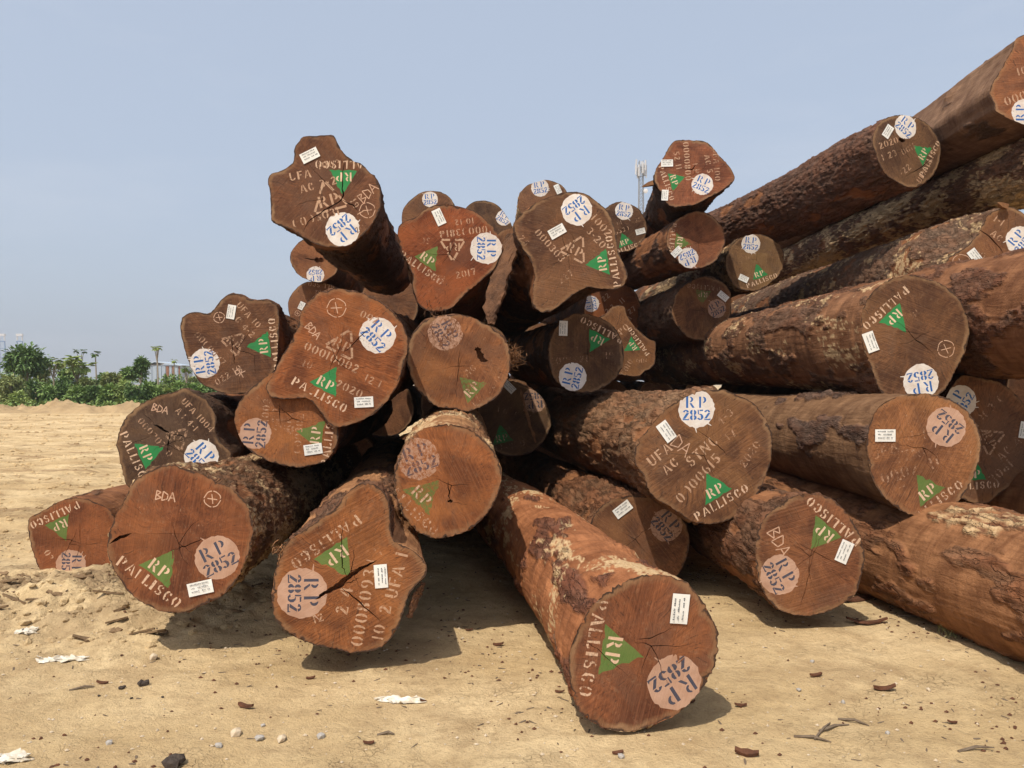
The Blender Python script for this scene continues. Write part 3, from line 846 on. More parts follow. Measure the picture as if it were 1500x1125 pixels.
LOGS['B21'] = dict(pose=(5.82, -0.143, 0.000), L=5.5, o=[(1023,574),(1009,580),(992,588),(973,602),(949,629),(934,648),(930,665),(931,679),(942,696),(951,718),(963,732),(985,744),(1004,758),(1023,766),(1047,767),(1071,760),(1093,742),(1110,725),(1119,703),(1129,674),(1131,648),(1126,624),(1114,602),(1095,586),(1071,575),(1047,571)])
LOGS['B22'] = dict(pose=(7.70, -0.125, 0.015), L=4.0, o=[(804,508),(807,495),(815,479),(831,464),(849,459),(871,463),(892,473),(908,492),(913,513),(912,535),(900,556),(881,569),(860,575),(836,572),(817,561),(809,548),(804,527)])
LOGS['C23'] = dict(pose=(11.04, -0.082, -0.065), L=5.0, o=[(889,459),(897,450),(906,447),(915,450),(918,461),(927,475),(937,485),(951,497),(960,501),(960,518),(958,535),(944,544),(934,551),(909,549),(880,546),(860,530),(853,505),(862,480),(876,466)])
LOGS['C24'] = dict(pose=(12.88, -0.118, 0.035), L=5.0, o=(898,454,44))
LOGS['C25'] = dict(pose=(8.58, -0.057, 0.004), L=4.5, o=(752,613,54))
LOGS['C26'] = dict(pose=(9.95, 0.090, -0.010), L=3.0, o=[(998,205),(988,207),(981,214),(974,227),(967,238),(961,248),(958,260),(961,271),(970,284),(974,294),(982,301),(991,304),(1001,302),(1017,300),(1028,295),(1042,287),(1056,280),(1068,271),(1076,263),(1074,253),(1066,241),(1055,230),(1048,221),(1039,211),(1028,206),(1014,206)])
LOGS['C27'] = dict(pose=(10.17, -0.106, 0.014), L=6.0, o=[(977,345),(983,332),(996,319),(1020,309),(1041,315),(1057,332),(1062,351),(1057,369),(1044,385),(1023,393),(1004,391),(988,377),(979,364)])
LOGS['C28'] = dict(pose=(11.00, -0.050, 0.001), L=6.0, o=(1105,384,42))
LOGS['C29'] = dict(pose=(10.86, -0.080, 0.010), L=6.0, o=(1029,452,45))
LOGS['D30'] = dict(pose=(8.70, -0.209, -0.029), L=5.3, o=[(1280,194),(1292,177),(1313,169),(1340,172),(1361,184),(1375,206),(1378,224),(1370,252),(1355,267),(1337,275),(1316,268),(1295,252),(1283,227),(1278,209)])
LOGS['D31'] = dict(pose=(7.80, 0.025, 0.002), L=9.0, o=[(1450,131),(1467,100),(1482,73),(1491,55),(1520,48),(1560,60),(1580,100),(1575,150),(1545,185),(1500,182),(1461,164),(1456,152)])
LOGS['D32'] = dict(pose=(6.54, 0.012, 0.026), L=14.0, o=(1720,168,66))
LOGS['D33'] = dict(pose=(7.73, 0.037, 0.011), L=12.0, o=[(1483,304),(1450,312),(1436,335),(1426,350),(1412,364),(1392,376),(1382,400),(1390,430),(1430,455),(1490,455),(1540,430),(1560,390),(1545,350),(1515,325)])
LOGS['D34'] = dict(pose=(6.30, -0.019, 0.007), L=10.0, o=[(1263,458),(1272,436),(1295,414),(1321,404),(1351,406),(1381,417),(1403,436),(1416,462),(1420,488),(1414,514),(1399,544),(1384,570),(1360,588),(1330,592),(1302,586),(1287,568),(1280,548),(1272,528),(1265,507),(1262,481)])
LOGS['D35'] = dict(pose=(5.46, -0.036, 0.024), L=9.0, o=(1640,452,107))
LOGS['D36'] = dict(pose=(5.69, -0.042, -0.004), L=8.0, o=[(1272,671),(1270,649),(1274,623),(1287,597),(1310,583),(1339,577),(1369,578),(1399,589),(1422,608),(1435,638),(1435,667),(1425,701),(1407,731),(1384,750),(1354,756),(1325,750),(1298,731),(1280,705)])
LOGS['D37'] = dict(pose=(6.91, -0.016, 0.021), L=7.0, o=[(1388,577),(1399,560),(1411,550),(1428,552),(1448,556),(1469,563),(1487,577),(1505,600),(1525,630),(1525,680),(1505,704),(1477,714),(1460,726),(1448,737),(1438,738),(1415,733),(1388,712),(1373,670),(1375,620)])
LOGS['D38'] = dict(pose=(5.30, -0.092, 0.002), L=6.0, o=[(1108,792),(1115,766),(1133,745),(1162,727),(1194,724),(1223,734),(1244,756),(1259,784),(1266,813),(1262,846),(1252,871),(1234,885),(1205,898),(1176,902),(1147,896),(1126,878),(1113,853),(1107,824)])
LOGS['D39'] = dict(pose=(4.11, -0.127, -0.006), L=8.0, o=(1700,920,123))
LOGS['D40'] = dict(pose=(6.21, -0.029, -0.030), L=7.0, o=(1640,760,80))
DULL = dict(cover=.62, plate=.018, rough=.007, cell=(.11, .35))
PLATE = dict(cover=.85, plate=.034, rough=.006, fib=.005, cell=(.13, .42))
FLAKY = dict(cover=.80, plate=.022, rough=.010, fib=.003, cell=(.085, .16), rs=14.0)
SMOOTH = dict(cover=.12, plate=.014, rough=.004, fib=.002, trans=.006, cell=(.12, .3))
FIBRE = dict(cover=.55, plate=.016, rough=.006, fib=.013, cell=(.07, .5))
def S_(k, **kw): LOGS[k].update(kw)
X = 'X'
S_('A1', hero=1, label='small reddish log half sunk in mud at the far left of the pile', wood=(.235,.080,.036), bark=SMOOTH,
   marks=[('T',84,762,204,'o'),('C',104,827,-92,'p',.125),('S','03',72,813,-60,.06,.8),
          (X,[(118,796),(100,790),(81,789)],.005),(X,[(118,796),(135,797),(153,793)],.004),(X,[(118,796),(118,780),(117,763)],.004),(X,[(118,796),(113,812),(108,830)],.004)])
S_('A2', hero=2, label='big heart-shaped log end on the mud with pinkish stamp at its right', wood=(.215,.074,.033), bark=dict(FLAKY, pale=.40), barkc=(.20,.115,.062),
   marks=[('T',226,843,-37,'o'),('C',318,817,27,'p'),('A',294,861,12,.145,.078),('K',311,731,.047,0),('H','BDA',243,727,-8,.055),
          ('S','UFA 2',228,746,3,.05,.45),('S','AD 2',281,744,3,.05,.45),('S','1030000',291,775,187,.058,.42),('S','2-3',268,846,185,.05,.4),('S','RP',262,812,2,.05,.35),
          (X,[(160,797),(176,787),(193,781)],.02),(X,[(250,807),(276,798),(302,787)],.006),(X,[(193,781),(240,782),(300,781)],.0016)])
S_('A3', hero=1, label='dark grey-brown notched log end with bright white stamp, resting on the heart-shaped log', wood=(.105,.058,.036), bark=DULL, barkc=(.12,.08,.055),
   marks=[('T',206,668,-67,'g'),('C',295,669,-47,'w',.132),('S','UFA 1004',290,608,-47,.055,.75),('S','AC 4-1',274,614,-47,.055,.75),('S','000307 0',228,640,-50,.06,.6),('V',262,640,-45,.15,.6),('H','BDA',235,599,-15,.06),('S','22 11',240,688,30,.05,.5),
          (X,[(249,635),(237,628),(225,621)],.022),(X,[(226,621),(217,612),(208,604)],.004),(X,[(249,635),(247,650),(245,664)],.008),(X,[(249,635),(260,637),(272,640)],.008),(X,[(225,637),(205,645),(187,651)],.003)])
S_('A4', hero=1, label='lobed brown log end highest of the far left stack, green triangle at its right edge', wood=(.155,.070,.038), bark=DULL,
   marks=[('T',394,505,97,'g'),('C',300,532,100,'c'),('A',339,457,80,.12,.07),('K',321,465,.045,10),('S','UFA 10',365,461,-48,.06,.72),('S','AC 4-2',356,475,-48,.06,.7),('S','0000477',308,510,-48,.062,.62),('S','022 10',334,549,32,.06,.7),('V',344,501,-45,.17,.62),('H','OK',352,546,-20,.06),
          (X,[(341,516),(340,507),(338,495)],.008),(X,[(341,516),(343,524),(344,534)],.008),(X,[(341,516),(357,515),(373,520),(375,555)],.004)])
S_('A5', hero=1, label='orange-brown log end with faded stamp under the overhanging knob of a bigger log', wood=(.27,.098,.038), bark=DULL,
   marks=[('C',374,635,85,'p',.118),('T',472,638,82,'o'),('A',459,658,8),('S','1003',389,601,85,.06,.6),('S','000302',437,635,85,.06,.6),('S','AC 3',402,614,82,.055,.55),('V',419,620,82,.13,.5),
          (X,[(379,604),(395,602),(409,604),(440,603),(472,606)],.004),(X,[(409,592),(409,604),(412,624)],.006)])
S_('A6', hero=1, label='large red-orange log end with knob at lower left and circled cross on top', wood=(.265,.088,.034), bark=FIBRE, inner=(.30,.13,.055), flare=.55,
   marks=[('T',473,570,-29,'g'),('C',553,491,-45,'c',.134),('A',533,589,3,.14,.078),('K',493,451,.068,8),('H','BDA',459,485,-48,.06),('S','1002',539,463,-25,.06,.7),('S','00010002',486,523,-25,.068,.78),('S','10',451,533,-20,.06,.6),('S','2020',512,569,-25,.065,.75),('S','12 1',547,558,-25,.06,.7),('V',503,503,-28,.19,.68),
          (X,[(543,479),(533,488),(517,504),(499,521)],.007)])
S_('A7', hero=0, label='small log end behind the circled-cross log with little white tag at its left', wood=(.20,.085,.045), bark=DULL,
   marks=[('S','PALLISCO',474,419,172,.075,.9),('S','02',466,428,180,.06,.7),('A',442,448,65,.12,.08),('K',436,459,.04,0)])
S_('A8', hero=0, label='small log end with dark heart hole peeking out below the topmost left log', wood=(.24,.098,.048), bark=DULL,
   marks=[('C',462,403,180,'c',.125),('O',468,381,.09,.035,-8),(X,[(445,378),(458,380),(464,381)],.02)])
S_('A9', hero=1, label='topmost left log with squared crown-like end and upside-down green triangle', wood=(.150,.062,.034), bark=DULL, barkc=(.11,.065,.042), flare=.7,
   marks=[('T',503,250,180,'g'),('C',502,336,220,'w',.134),('A',454,228,27,.145,.082),('S','UFA',440,256,12,.07,.8),('S','1003',482,240,10,.06,.7),('S','AC 3-2',466,270,16,.068,.75),('S','0003031',463,318,17,.072,.75),('V',481,290,15,.23,.8),('S','19 1',523,303,-60,.06,.7),('K',538,308,.06,12),('H','BDA',539,282,45,.08),('S','2020',533,330,35,.05,.45),
          (X,[(505,232),(502,252),(501,276),(503,287),(498,295),(476,308),(452,324),(444,340)],.012),(X,[(500,293),(516,300),(525,309)],.009),(X,[(449,238),(470,260),(492,282),(501,290)],.004)])
S_('B10', hero=1, label='red heart-shaped log end hanging left of the big lobed log, stamp at its right', wood=(.235,.066,.026), bark=dict(FIBRE, cover=.4), inner=(.20,.075,.032),
   marks=[('C',712,364,-90,'c',.135),('T',622,386,-35,'o'),('A',643,318,-65,.145,.08),('S','00003818',679,340,187,.068,.75),('S','10 12',680,325,187,.055,.7),('V',663,364,180,.18,.8),('S','50',623,353,180,.06,.6),('S','2017',682,400,12,.065,.7),('S','1001',640,405,-20,.06,.6),
          (X,[(667,352),(674,348),(680,346)],.006),(X,[(667,352),(664,360),(652,378)],.004)])
S_('B11', hero=0, label='round log end mostly hidden above the red heart-shaped log', wood=(.17,.078,.043), bark=DULL, marks=[('C',630,292,5,'c')])
S_('B12', hero=0, label='dark log end with small white stamp wedged right of the red heart-shaped log', wood=(.115,.062,.038), bark=DULL, marks=[('C',738,319,-30,'w')])
S_('B13', hero=1, label='big lobed brown log end at the top centre with white stamp on its crown', wood=(.150,.068,.037), bark=dict(FIBRE, cover=.7), barkc=(.12,.07,.045), flare=.8,
   marks=[('C',845,307,217,'w',.134),('A',816,339,30,.145,.085),('T',890,384,100,'g'),('S','000303',806,359,-47,.07,.75),('S','1002',882,330,-47,.075,.75),('S','3-20',874,348,-47,.07,.75),('V',844,364,-28,.20,.75),('S','227',828,405,38,.06,.6),('S','24',768,352,-45,.06,.6),
          (X,[(836,340),(842,352),(838,363)],.004)])
S_('B14', hero=0, label='small log end with stamp and tag peeping over the big lobed log', wood=(.18,.085,.05), bark=dict(DULL,pale=.4), marks=[('C',791,275,10,'c'),('A',817,277,-65,.14,.08)])
S_('B15', hero=1, label='dark round log end with stamp at its top, right of the big lobed log', wood=(.125,.062,.037), bark=DULL,
   marks=[('C',914,309,-8,'w',.132),('T',917,359,20,'g'),('A',938,339,15,.14,.08),('S','3539',911,337,20,.07,.8),('S','32',934,322,15,.06,.6),('S','H1',907,326,18,.06,.6)])
S_('B16', hero=1, label='round tan log end with ragged hole right of its centre, faded paint', wood=(.250,.098,.043), bark=DULL,
   marks=[('C',652,488,-60,'f',.132),('T',698,576,47,'f'),('S','0000410',687,510,42,.06,.42),('S','22 10',653,547,-30,.06,.42),('S','UFA',631,530,60,.06,.4),('S','AC',688,542,40,.06,.55),
          ('O',704,520,.058,.026,-58),('O',700,512,.022,.02,0),('O',709,528,.03,.012,0),(X,[(676,522),(671,545),(669,566)],.006)])
S_('B17', hero=2, label='round orange log end with small heart crack, lying across the two front logs', wood=(.285,.102,.040), bark=dict(PLATE, cover=.5, plate=.022, fib=.008, pale=.22), far=1.03, taper=0, inner=(.38,.195,.085), barkc=(.26,.14,.07),
   marks=[('C',613,672,20,'f',.13),('T',610,735,-45,'f'),('S','1002',697,662,-45,.06,.35),('S','7-2 10',690,690,-40,.055,.35),('S','STNC',640,690,20,.06,.3),('S','2020',680,730,30,.06,.3),
          (X,[(656,700),(657,718),(659,738)],.007),(X,[(655,734),(659,734),(663,735)],.02),(X,[(659,735),(672,737),(684,739)],.003)])
S_('B18', hero=2, label='tall pear-shaped log end on the ground with a long slanting heart crack', wood=(.250,.092,.036), bark=dict(FIBRE, cover=.45), inner=(.38,.19,.085), flare=1.1,
   marks=[('C',443,869,-90,'p',.138),('T',485,804,215,'o'),('A',558,844,-86,.130,.072),('S','0008093',531,890,80,.075,.78),('S','UFA 1',580,842,76,.075,.78),('S','10',554,926,78,.07,.7),('S','21',564,888,80,.07,.75),('S','2 4',503,880,78,.075,.75),('S','AC',546,818,60,.07,.6),('S','12',466,905,15,.05,.7),
          (X,[(462,878),(475,869),(494,860),(507,848),(528,834),(552,821)],.034),(X,[(500,860),(528,884),(558,911)],.009),(X,[(509,846),(502,831),(501,798),(501,763)],.006),(X,[(503,856),(515,852),(528,846)],.006)])
S_('B19', hero=2, label='front log lying nearest the camera, orange bark-stripped trunk and rust-brown round end', wood=(.225,.082,.040), bark=dict(cover=.30, plate=.020, rough=.007, fib=.004, trans=.014, pale=.08, cell=(.12,.2)), inner=(.37,.150,.062), barkc=(.20,.090,.052), flare=.5,
   knots=[(60, .9, .10, .03), (150, .7, .09, -.03), (95, 1.6, .11, .03), (120, .35, .08, .025)],
   marks=[('C',988,1000,213,'p',.128),('A',995,891,84,.138,.082),('T',884,952,-100,'o'),('S','2020',1010,945,40,.06,.25),('S','1004',960,905,-45,.06,.22),
          (X,[(933,936),(956,934),(984,920)],.006),(X,[(856,938),(880,955),(920,990)],.003)])
S_('B20', hero=2, label='half-shaded log wedged behind the front log, tag with slanted lettering on its rim', wood=(.190,.085,.046), bark=dict(PLATE, cover=.75), barkc=(.22,.115,.06), inner=(.31,.14,.06),
   marks=[('C',976,769,-50,'d'),('A',912,746,36,.145,.08)])
S_('B21', hero=2, label='stout log with thick cracked bark, blue RP stamp at the top of its end', wood=(.195,.090,.045), bark=PLATE, barkc=(.25,.145,.078), inner=(.33,.15,.065),
   marks=[('C',1021,599,0,'w',.132),('A',976,632,-54,.145,.085),('T',1052,727,28,'g'),('S','UFA',966,665,38,.08,.85),('S','AC',981,682,40,.075,.8),('S','STNC',1028,660,40,.085,.8),('S','0000615',1022,700,46,.08,.75),('S','4-3',1062,610,40,.065,.6),('S','17',1070,636,42,.07,.65),('S','2020',1098,665,54,.065,.6),('H','DA',999,653,-40,.10),
          (X,[(1020,629),(1040,643),(1054,655),(1068,668)],.006)])
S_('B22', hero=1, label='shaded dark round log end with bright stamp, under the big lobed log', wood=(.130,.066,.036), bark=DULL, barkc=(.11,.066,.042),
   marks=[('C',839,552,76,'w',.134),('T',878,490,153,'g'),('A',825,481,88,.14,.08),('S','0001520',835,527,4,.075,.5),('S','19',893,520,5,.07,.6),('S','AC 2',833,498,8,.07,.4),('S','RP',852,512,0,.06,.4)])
S_('C23', hero=1, label='lit log end with upward horn, squeezed behind the shaded round log', wood=(.175,.078,.036), bark=DULL,
   marks=[('T',931,503,125,'g'),('S','80',913,482,40,.1,.7),('S','004',941,528,5,.07,.6),('S','0010',918,538,60,.08,.6)])
S_('C24', hero=0, label='orange log end under the right lobe of the big log, numbers scattered over it', wood=(.26,.085,.032), bark=DULL,
   marks=[('C',866,445,100,'c'),('S','22',887,435,40,.09,.8),('S','11',911,440,40,.09,.8),('S','27',925,454,35,.09,.8),('S','2 2',893,452,40,.08,.8),('S','01',921,468,60,.08,.7)])
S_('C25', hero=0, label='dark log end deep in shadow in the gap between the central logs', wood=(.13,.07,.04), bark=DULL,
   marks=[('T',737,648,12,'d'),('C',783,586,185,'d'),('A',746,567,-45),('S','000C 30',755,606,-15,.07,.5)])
S_('C26', hero=1, label='angular red-brown log end at the top, two white tags on its left', wood=(.250,.088,.048), bark=dict(FIBRE, cover=.8), barkc=(.10,.062,.042), tilt=(0,0,0),
   marks=[('C',1029,270,-25,'w',.130),('T',982,266,-72,'g'),('A',977,239,0,.145,.085),('A',974,286,86,.13,.08),('S','0000800',1007,236,-86,.08,.85),('S','52 11',993,235,-80,.075,.75),('S','UFA 100',1050,241,-86,.075,.7),('S','AC 5',1038,240,-80,.075,.75),('S','NP',1020,247,-85,.075,.7),
          (X,[(1000,247),(1014,248),(1019,241)],.014),(X,[(1013,249),(1012,268),(1012,287)],.003)])
S_('C27', hero=1, label='round log end half in shade directly beneath the angular red-brown one', wood=(.235,.088,.044), bark=dict(FIBRE,cover=.6), barkc=(.14,.08,.05),
   marks=[('C',1008,378,205,'c'),('A',991,369,45,.14,.08),('T',990,354,-97,'o'),('S','000302',1005,348,-50,.07,.45),('S','CP',1024,346,-20,.07,.45)])
S_('C28', hero=1, label='olive-tinged round log end with white stamp below the long dark log', wood=(.190,.105,.055), bark=dict(DULL,pale=.3), barkc=(.20,.14,.08),
   marks=[('C',1100,357,-5,'c'),('A',1089,408,-25,.13,.08),('T',1114,406,20,'g'),('S','1003',1103,377,10,.07,.45)])
S_('C29', hero=1, label='shaded log end with pale sapwood rim, upside-down triangle, low between the small right logs', wood=(.205,.092,.045), bark=PLATE, barkc=(.16,.10,.065),
   marks=[('T',1030,426,175,'f'),('A',1059,434,-38,.15,.085),('C',1050,452,30,'d'),('V',1022,450,170,.16,.4)])
S_('D30', hero=2, label='long dark-barked log running up to a round end with white stamp at upper right', wood=(.150,.078,.045), bark=dict(FLAKY, cover=.86, plate=.018, cell=(.12,.22)), barkc=(.185,.105,.070), far=1.0, taper=0,
   knots=[(75, 2.4, .08, .05), (170, 2.2, .07, .03)],
   marks=[('C',1326,186,-38,'w',.132),('A',1300,193,56,.145,.085),('T',1357,229,60,'g'),('S','2020',1301,209,20,.075,.75),('S','1 23',1302,227,22,.075,.7),('S','UFA 10',1354,250,58,.065,.7),('S','1-22',1324,250,40,.075,.7),('S','0011',1330,218,30,.07,.65),
          ('O',1320,205,.045,.02,-15),(X,[(1325,259),(1350,245),(1376,221)],.009)])
S_('D31', hero=1, label='angular orange log cut by the top right corner of the picture', wood=(.30,.115,.055), bark=SMOOTH, inner=(.25,.145,.085), barkc=(.14,.09,.06), far=.95, flare=4.0, knots=[(140,1.1,.10,.06)],
   marks=[('C',1502,164,90,'c'),('S','0000',1493,141,20,.09,.75),('S','10',1497,103,15,.08,.7)])
S_('D32', hero=2, label='long flaky log with yellowish bark patches under the long dark log', wood=(.22,.10,.05), bark=dict(FLAKY, cover=.85, pale=.60, rough=.012), barkc=(.19,.108,.064), far=1.0, taper=0)
S_('D33', hero=2, label='ridged grey-brown log with flat top, split end with slanted tag and circled cross', wood=(.205,.090,.046), bark=dict(FLAKY, cover=.8, pale=.05), barkc=(.205,.130,.083), far=1.22, taper=0, flare=.7,
   marks=[('C',1494,352,50,'w',.134),('A',1428,376,-52,.15,.085),('K',1408,386,.085,20),('S','1-1',1464,323,-35,.07,.7),('S','AC',1460,345,-40,.07,.7),('S','0030',1443,376,-25,.07,.6),
          (X,[(1432,335),(1452,349),(1472,374)],.014)])
S_('D34', hero=2, label='long thick log at mid right, round end with upside-down green triangle', wood=(.165,.078,.042), bark=dict(PLATE, cover=.5, plate=.020, pale=.04, trans=.008), barkc=(.19,.105,.062), inner=(.28,.135,.065), far=1.0, taper=-.005,
   marks=[('T',1304,458,222,'g'),('A',1275,501,-70,.155,.088),('C',1349,559,190,'w',.134),('K',1386,511,.065,20),('S','81',1340,459,40,.06,.5),
          (X,[(1313,485),(1343,488),(1380,497)],.004)])
S_('D35', hero=2, label='thick log at the right edge, dark flaky bark above and bare orange wood below', wood=(.20,.09,.045), bark=dict(FLAKY, cover=.52, rough=.009), barkc=(.19,.098,.058), inner=(.265,.120,.055), far=1.0, taper=0)
S_('D36', hero=2, label='smooth bare log with wide tan end, pink stamp upper right and tag upper left', wood=(.265,.112,.052), bark=dict(SMOOTH, cover=.16, fib=.005, trans=.005), patch=[(100,1.5,.12,.42,-.022)], inner=(.245,.135,.068), barkc=(.16,.10,.07), far=.96, taper=-.004,
   marks=[('C',1386,625,141,'p',.140),('A',1297,638,0,.145,.085),('T',1366,728,37,'o'),('S','0002616',1336,687,17,.085,.55),('S','STNC',1336,664,15,.08,.5),('S','19',1414,660,20,.08,.5),('S','UFA',1297,660,15,.08,.5),('S','100',1343,611,12,.075,.45),('S','4-1',1343,637,12,.08,.5),('S','12',1316,708,20,.075,.5),
          (X,[(1315,642),(1340,639),(1368,632)],.003)])
S_('D37', hero=1, label='dark log end at the right edge, partly hidden behind the smooth bare log', wood=(.185,.080,.040), bark=DULL,
   marks=[('C',1407,588,60,'w',.132),('T',1426,703,3,'g'),('S','3081',1466,690,42,.085,.6),('V',1453,643,-65,.20,.65),('S','AC 4',1478,657,45,.08,.6),('S','1003 0',1448,600,45,.08,.6),('A',1500,630,80,.14,.08)])
S_('D38', hero=2, label='round brown log end low on the right with green triangle near its top', wood=(.205,.082,.042), bark=dict(PLATE, cover=.7, plate=.018), barkc=(.20,.105,.058), inner=(.31,.14,.062), flare=.4,
   marks=[('C',1142,842,-64,'p',.126),('A',1236,808,66,.145,.085),('T',1214,772,140,'o'),('H','BDA',1142,795,-62,.09),
          (X,[(1194,802),(1187,830),(1180,860),(1169,897)],.006),(X,[(1163,793),(1190,806),(1244,835)],.0035)])
S_('D39', hero=2, label='big orange-brown log on the ground in the lower right corner with pale bark patch', wood=(.22,.09,.045), bark=dict(SMOOTH, cover=.38, plate=.022, fib=.007, trans=.006, pale=0, cell=(.10,.34)), patch=[(112,.95,.13,.42,.020),(100,2.2,.25,.3,-.015)], inner=(.31,.145,.064), barkc=(.26,.130,.066), far=1.0, taper=0)
S_('D40', hero=1, label='log showing a thin sliver above the big lower right log', wood=(.22,.09,.045), bark=SMOOTH, inner=(.32,.15,.07), far=1.0)

CORE_FILL = []  # filler logs added to keep daylight out of the gaps and carry the back row
for z_, xs_ in ((.42, (-3.3, -2.4, -1.45, -.5, .45, 1.4)), (1.24, (-2.85, -1.9, -.95, 0, .95)), (2.06, (-2.3, -1.4, -.45, .5)), (2.86, (-1.8, -.85, .1)), (3.5, (-.85, 0.02))):
    CORE_FILL += [(x_, 12.1 + .5*random.random(), z_) for x_ in xs_]
CORE_FILL += [(2.0, 16.7, 1.24), (2.95, 16.7, 1.24), (3.9, 16.8, 1.24), (2.45, 17.1, 2.06), (3.4, 16.7, 2.06), (3.6, 17.0, 3.64), (4.5, 17.0, 3.64), (5.4, 17.1, 3.64),
         (2.0, 16.9, .42), (2.95, 16.9, .42), (3.9, 16.9, .42), (3.1, 17.1, 2.86), (4.0, 17.1, 2.86), (4.9, 17.1, 2.86),
         (-.45, 17.2, 1.65), (.5, 17.2, 1.65), (.7, 17.2, 2.5), (-.7, 17.2, 3.3), (5.6, 8.6, 1.5), (5.5, 8.9, .5)]
CLAB = {(-2.4, .42): 'dim log low in the dark gap left of the orange heart-crack log', (-1.9, 1.24): 'dim log end in the gap between the circled-cross log and the orange heart-crack log',
        (-.95, 1.24): 'dim log end glimpsed just above the orange heart-crack log', (-1.8, 2.86): 'dim log end beneath the red heart-shaped log, right of the circled-cross log',
        (.1, 2.86): 'dim log glimpsed below the hanging bark flap of the big lobed log', (.02, 3.5): 'dim log glimpsed between the red heart-shaped and the big lobed log',
        (2.0, 1.24): 'dim log glimpsed under the shaded round log, above the thick cracked bark', (2.95, 1.24): 'dim log glimpsed under the left tail of the long thick log',
        (3.9, 1.24): 'dim log glimpsed between the long thick log and the stout cracked-bark log', (2.45, 2.06): 'dim log glimpsed left of the tail of the long thick log',
        (5.6, 1.5): 'dim log in the dark gap at the right edge under the flaky thick log', (.45, .42): 'dim log glimpsed low behind the half-shaded wedged log'}
for i_, (x_, y_, z_) in enumerate(CORE_FILL):
    LOGS['core%d' % i_] = dict(pose=(y_, -.05, 0), L=4.0, hero=0, o=(CX+x_/y_*F_PX, CY-(z_-EYE)/y_*F_PX, .43*F_PX/y_), wood=(.19, .085, .045), bark=DULL, label=CLAB.get((x_, z_), 'dim unmarked log deep in the shadowed core of the pile'))

BUILT = {}
for i_, (k_, sp_) in enumerate(LOGS.items()):
    BUILT[k_] = build_log(k_, *sp_['pose'], sp_, i_+1)

# ------------------------------------------------------------------ ground
def gh(x, y):
    x = np.asarray(x, float); y = np.asarray(y, float)
    near = 1-sstep(14, 40, y)
    h = 0.035*fbm(x*.16+3, y*.16, 1.5, 3) + near*(0.016*fbm(x*1.7, y*1.7, 4.2, 3) + 0.012*fbm(x*6, y*6, 8.1, 4, .6))
    # churned mud under and before the left logs
    m = 0.19*np.exp(-((x+2.75)/1.25)**2/1.2 - ((y-5.95)/0.62)**2) + 0.02*np.exp(-((x+3.7)/1.1)**2 - ((y-6.75)/0.55)**2) + 0.10*np.exp(-((x+4.3)/1.0)**2-((y-5.7)/.6)**2)
    m = m + 0.10*np.exp(-((x+3.22)/.20)**2-((y-6.62)/.25)**2)
    rough = np.abs(fbm(x*5, y*5+2, 3.3, 4, .6))
    h = h + m*(0.85+0.45*rough) 
    zone = np.exp(-((x+3.6)/2.2)**2-((y-5.9)/1.1)**2)
    h = h + zone*(0.062*fbm(x*5+7, y*6, 2.2, 5, .62))
    # vehicle tracks crossing the yard on the left
    tr = sstep(7.5, 9.5, y)*(1-sstep(36, 44, y))
    h = h + tr*(0.03*perlin(x*.2, y*.9, 6.6) + 0.025*np.abs(perlin(x*.5+4, y*1.8+.15*x, 2.6)) + 0.05*fbm(x*1.3, y*1.5, 9.2, 3, .6))
    return h - 0.012

def spaced(a, b, step, grow, end):
    v = list(np.arange(a, b, step)); s = step
    while v[-1] < end: s *= grow; v.append(v[-1]+s)
    return np.array(v)
ys = np.concatenate([[-30, -10, -3, 0, .8], spaced(1.5, 8.2, .028, 1.028, 3500)])
xp = spaced(0, 4.6, .032, 1.05, 3500)
xs = np.concatenate([-xp[:0:-1], xp])
GXX, GYY = np.meshgrid(xs, ys)
GZ = gh(GXX, GYY)
GZ = np.where(np.hypot(GXX, GYY) > 160, GZ*0, GZ)

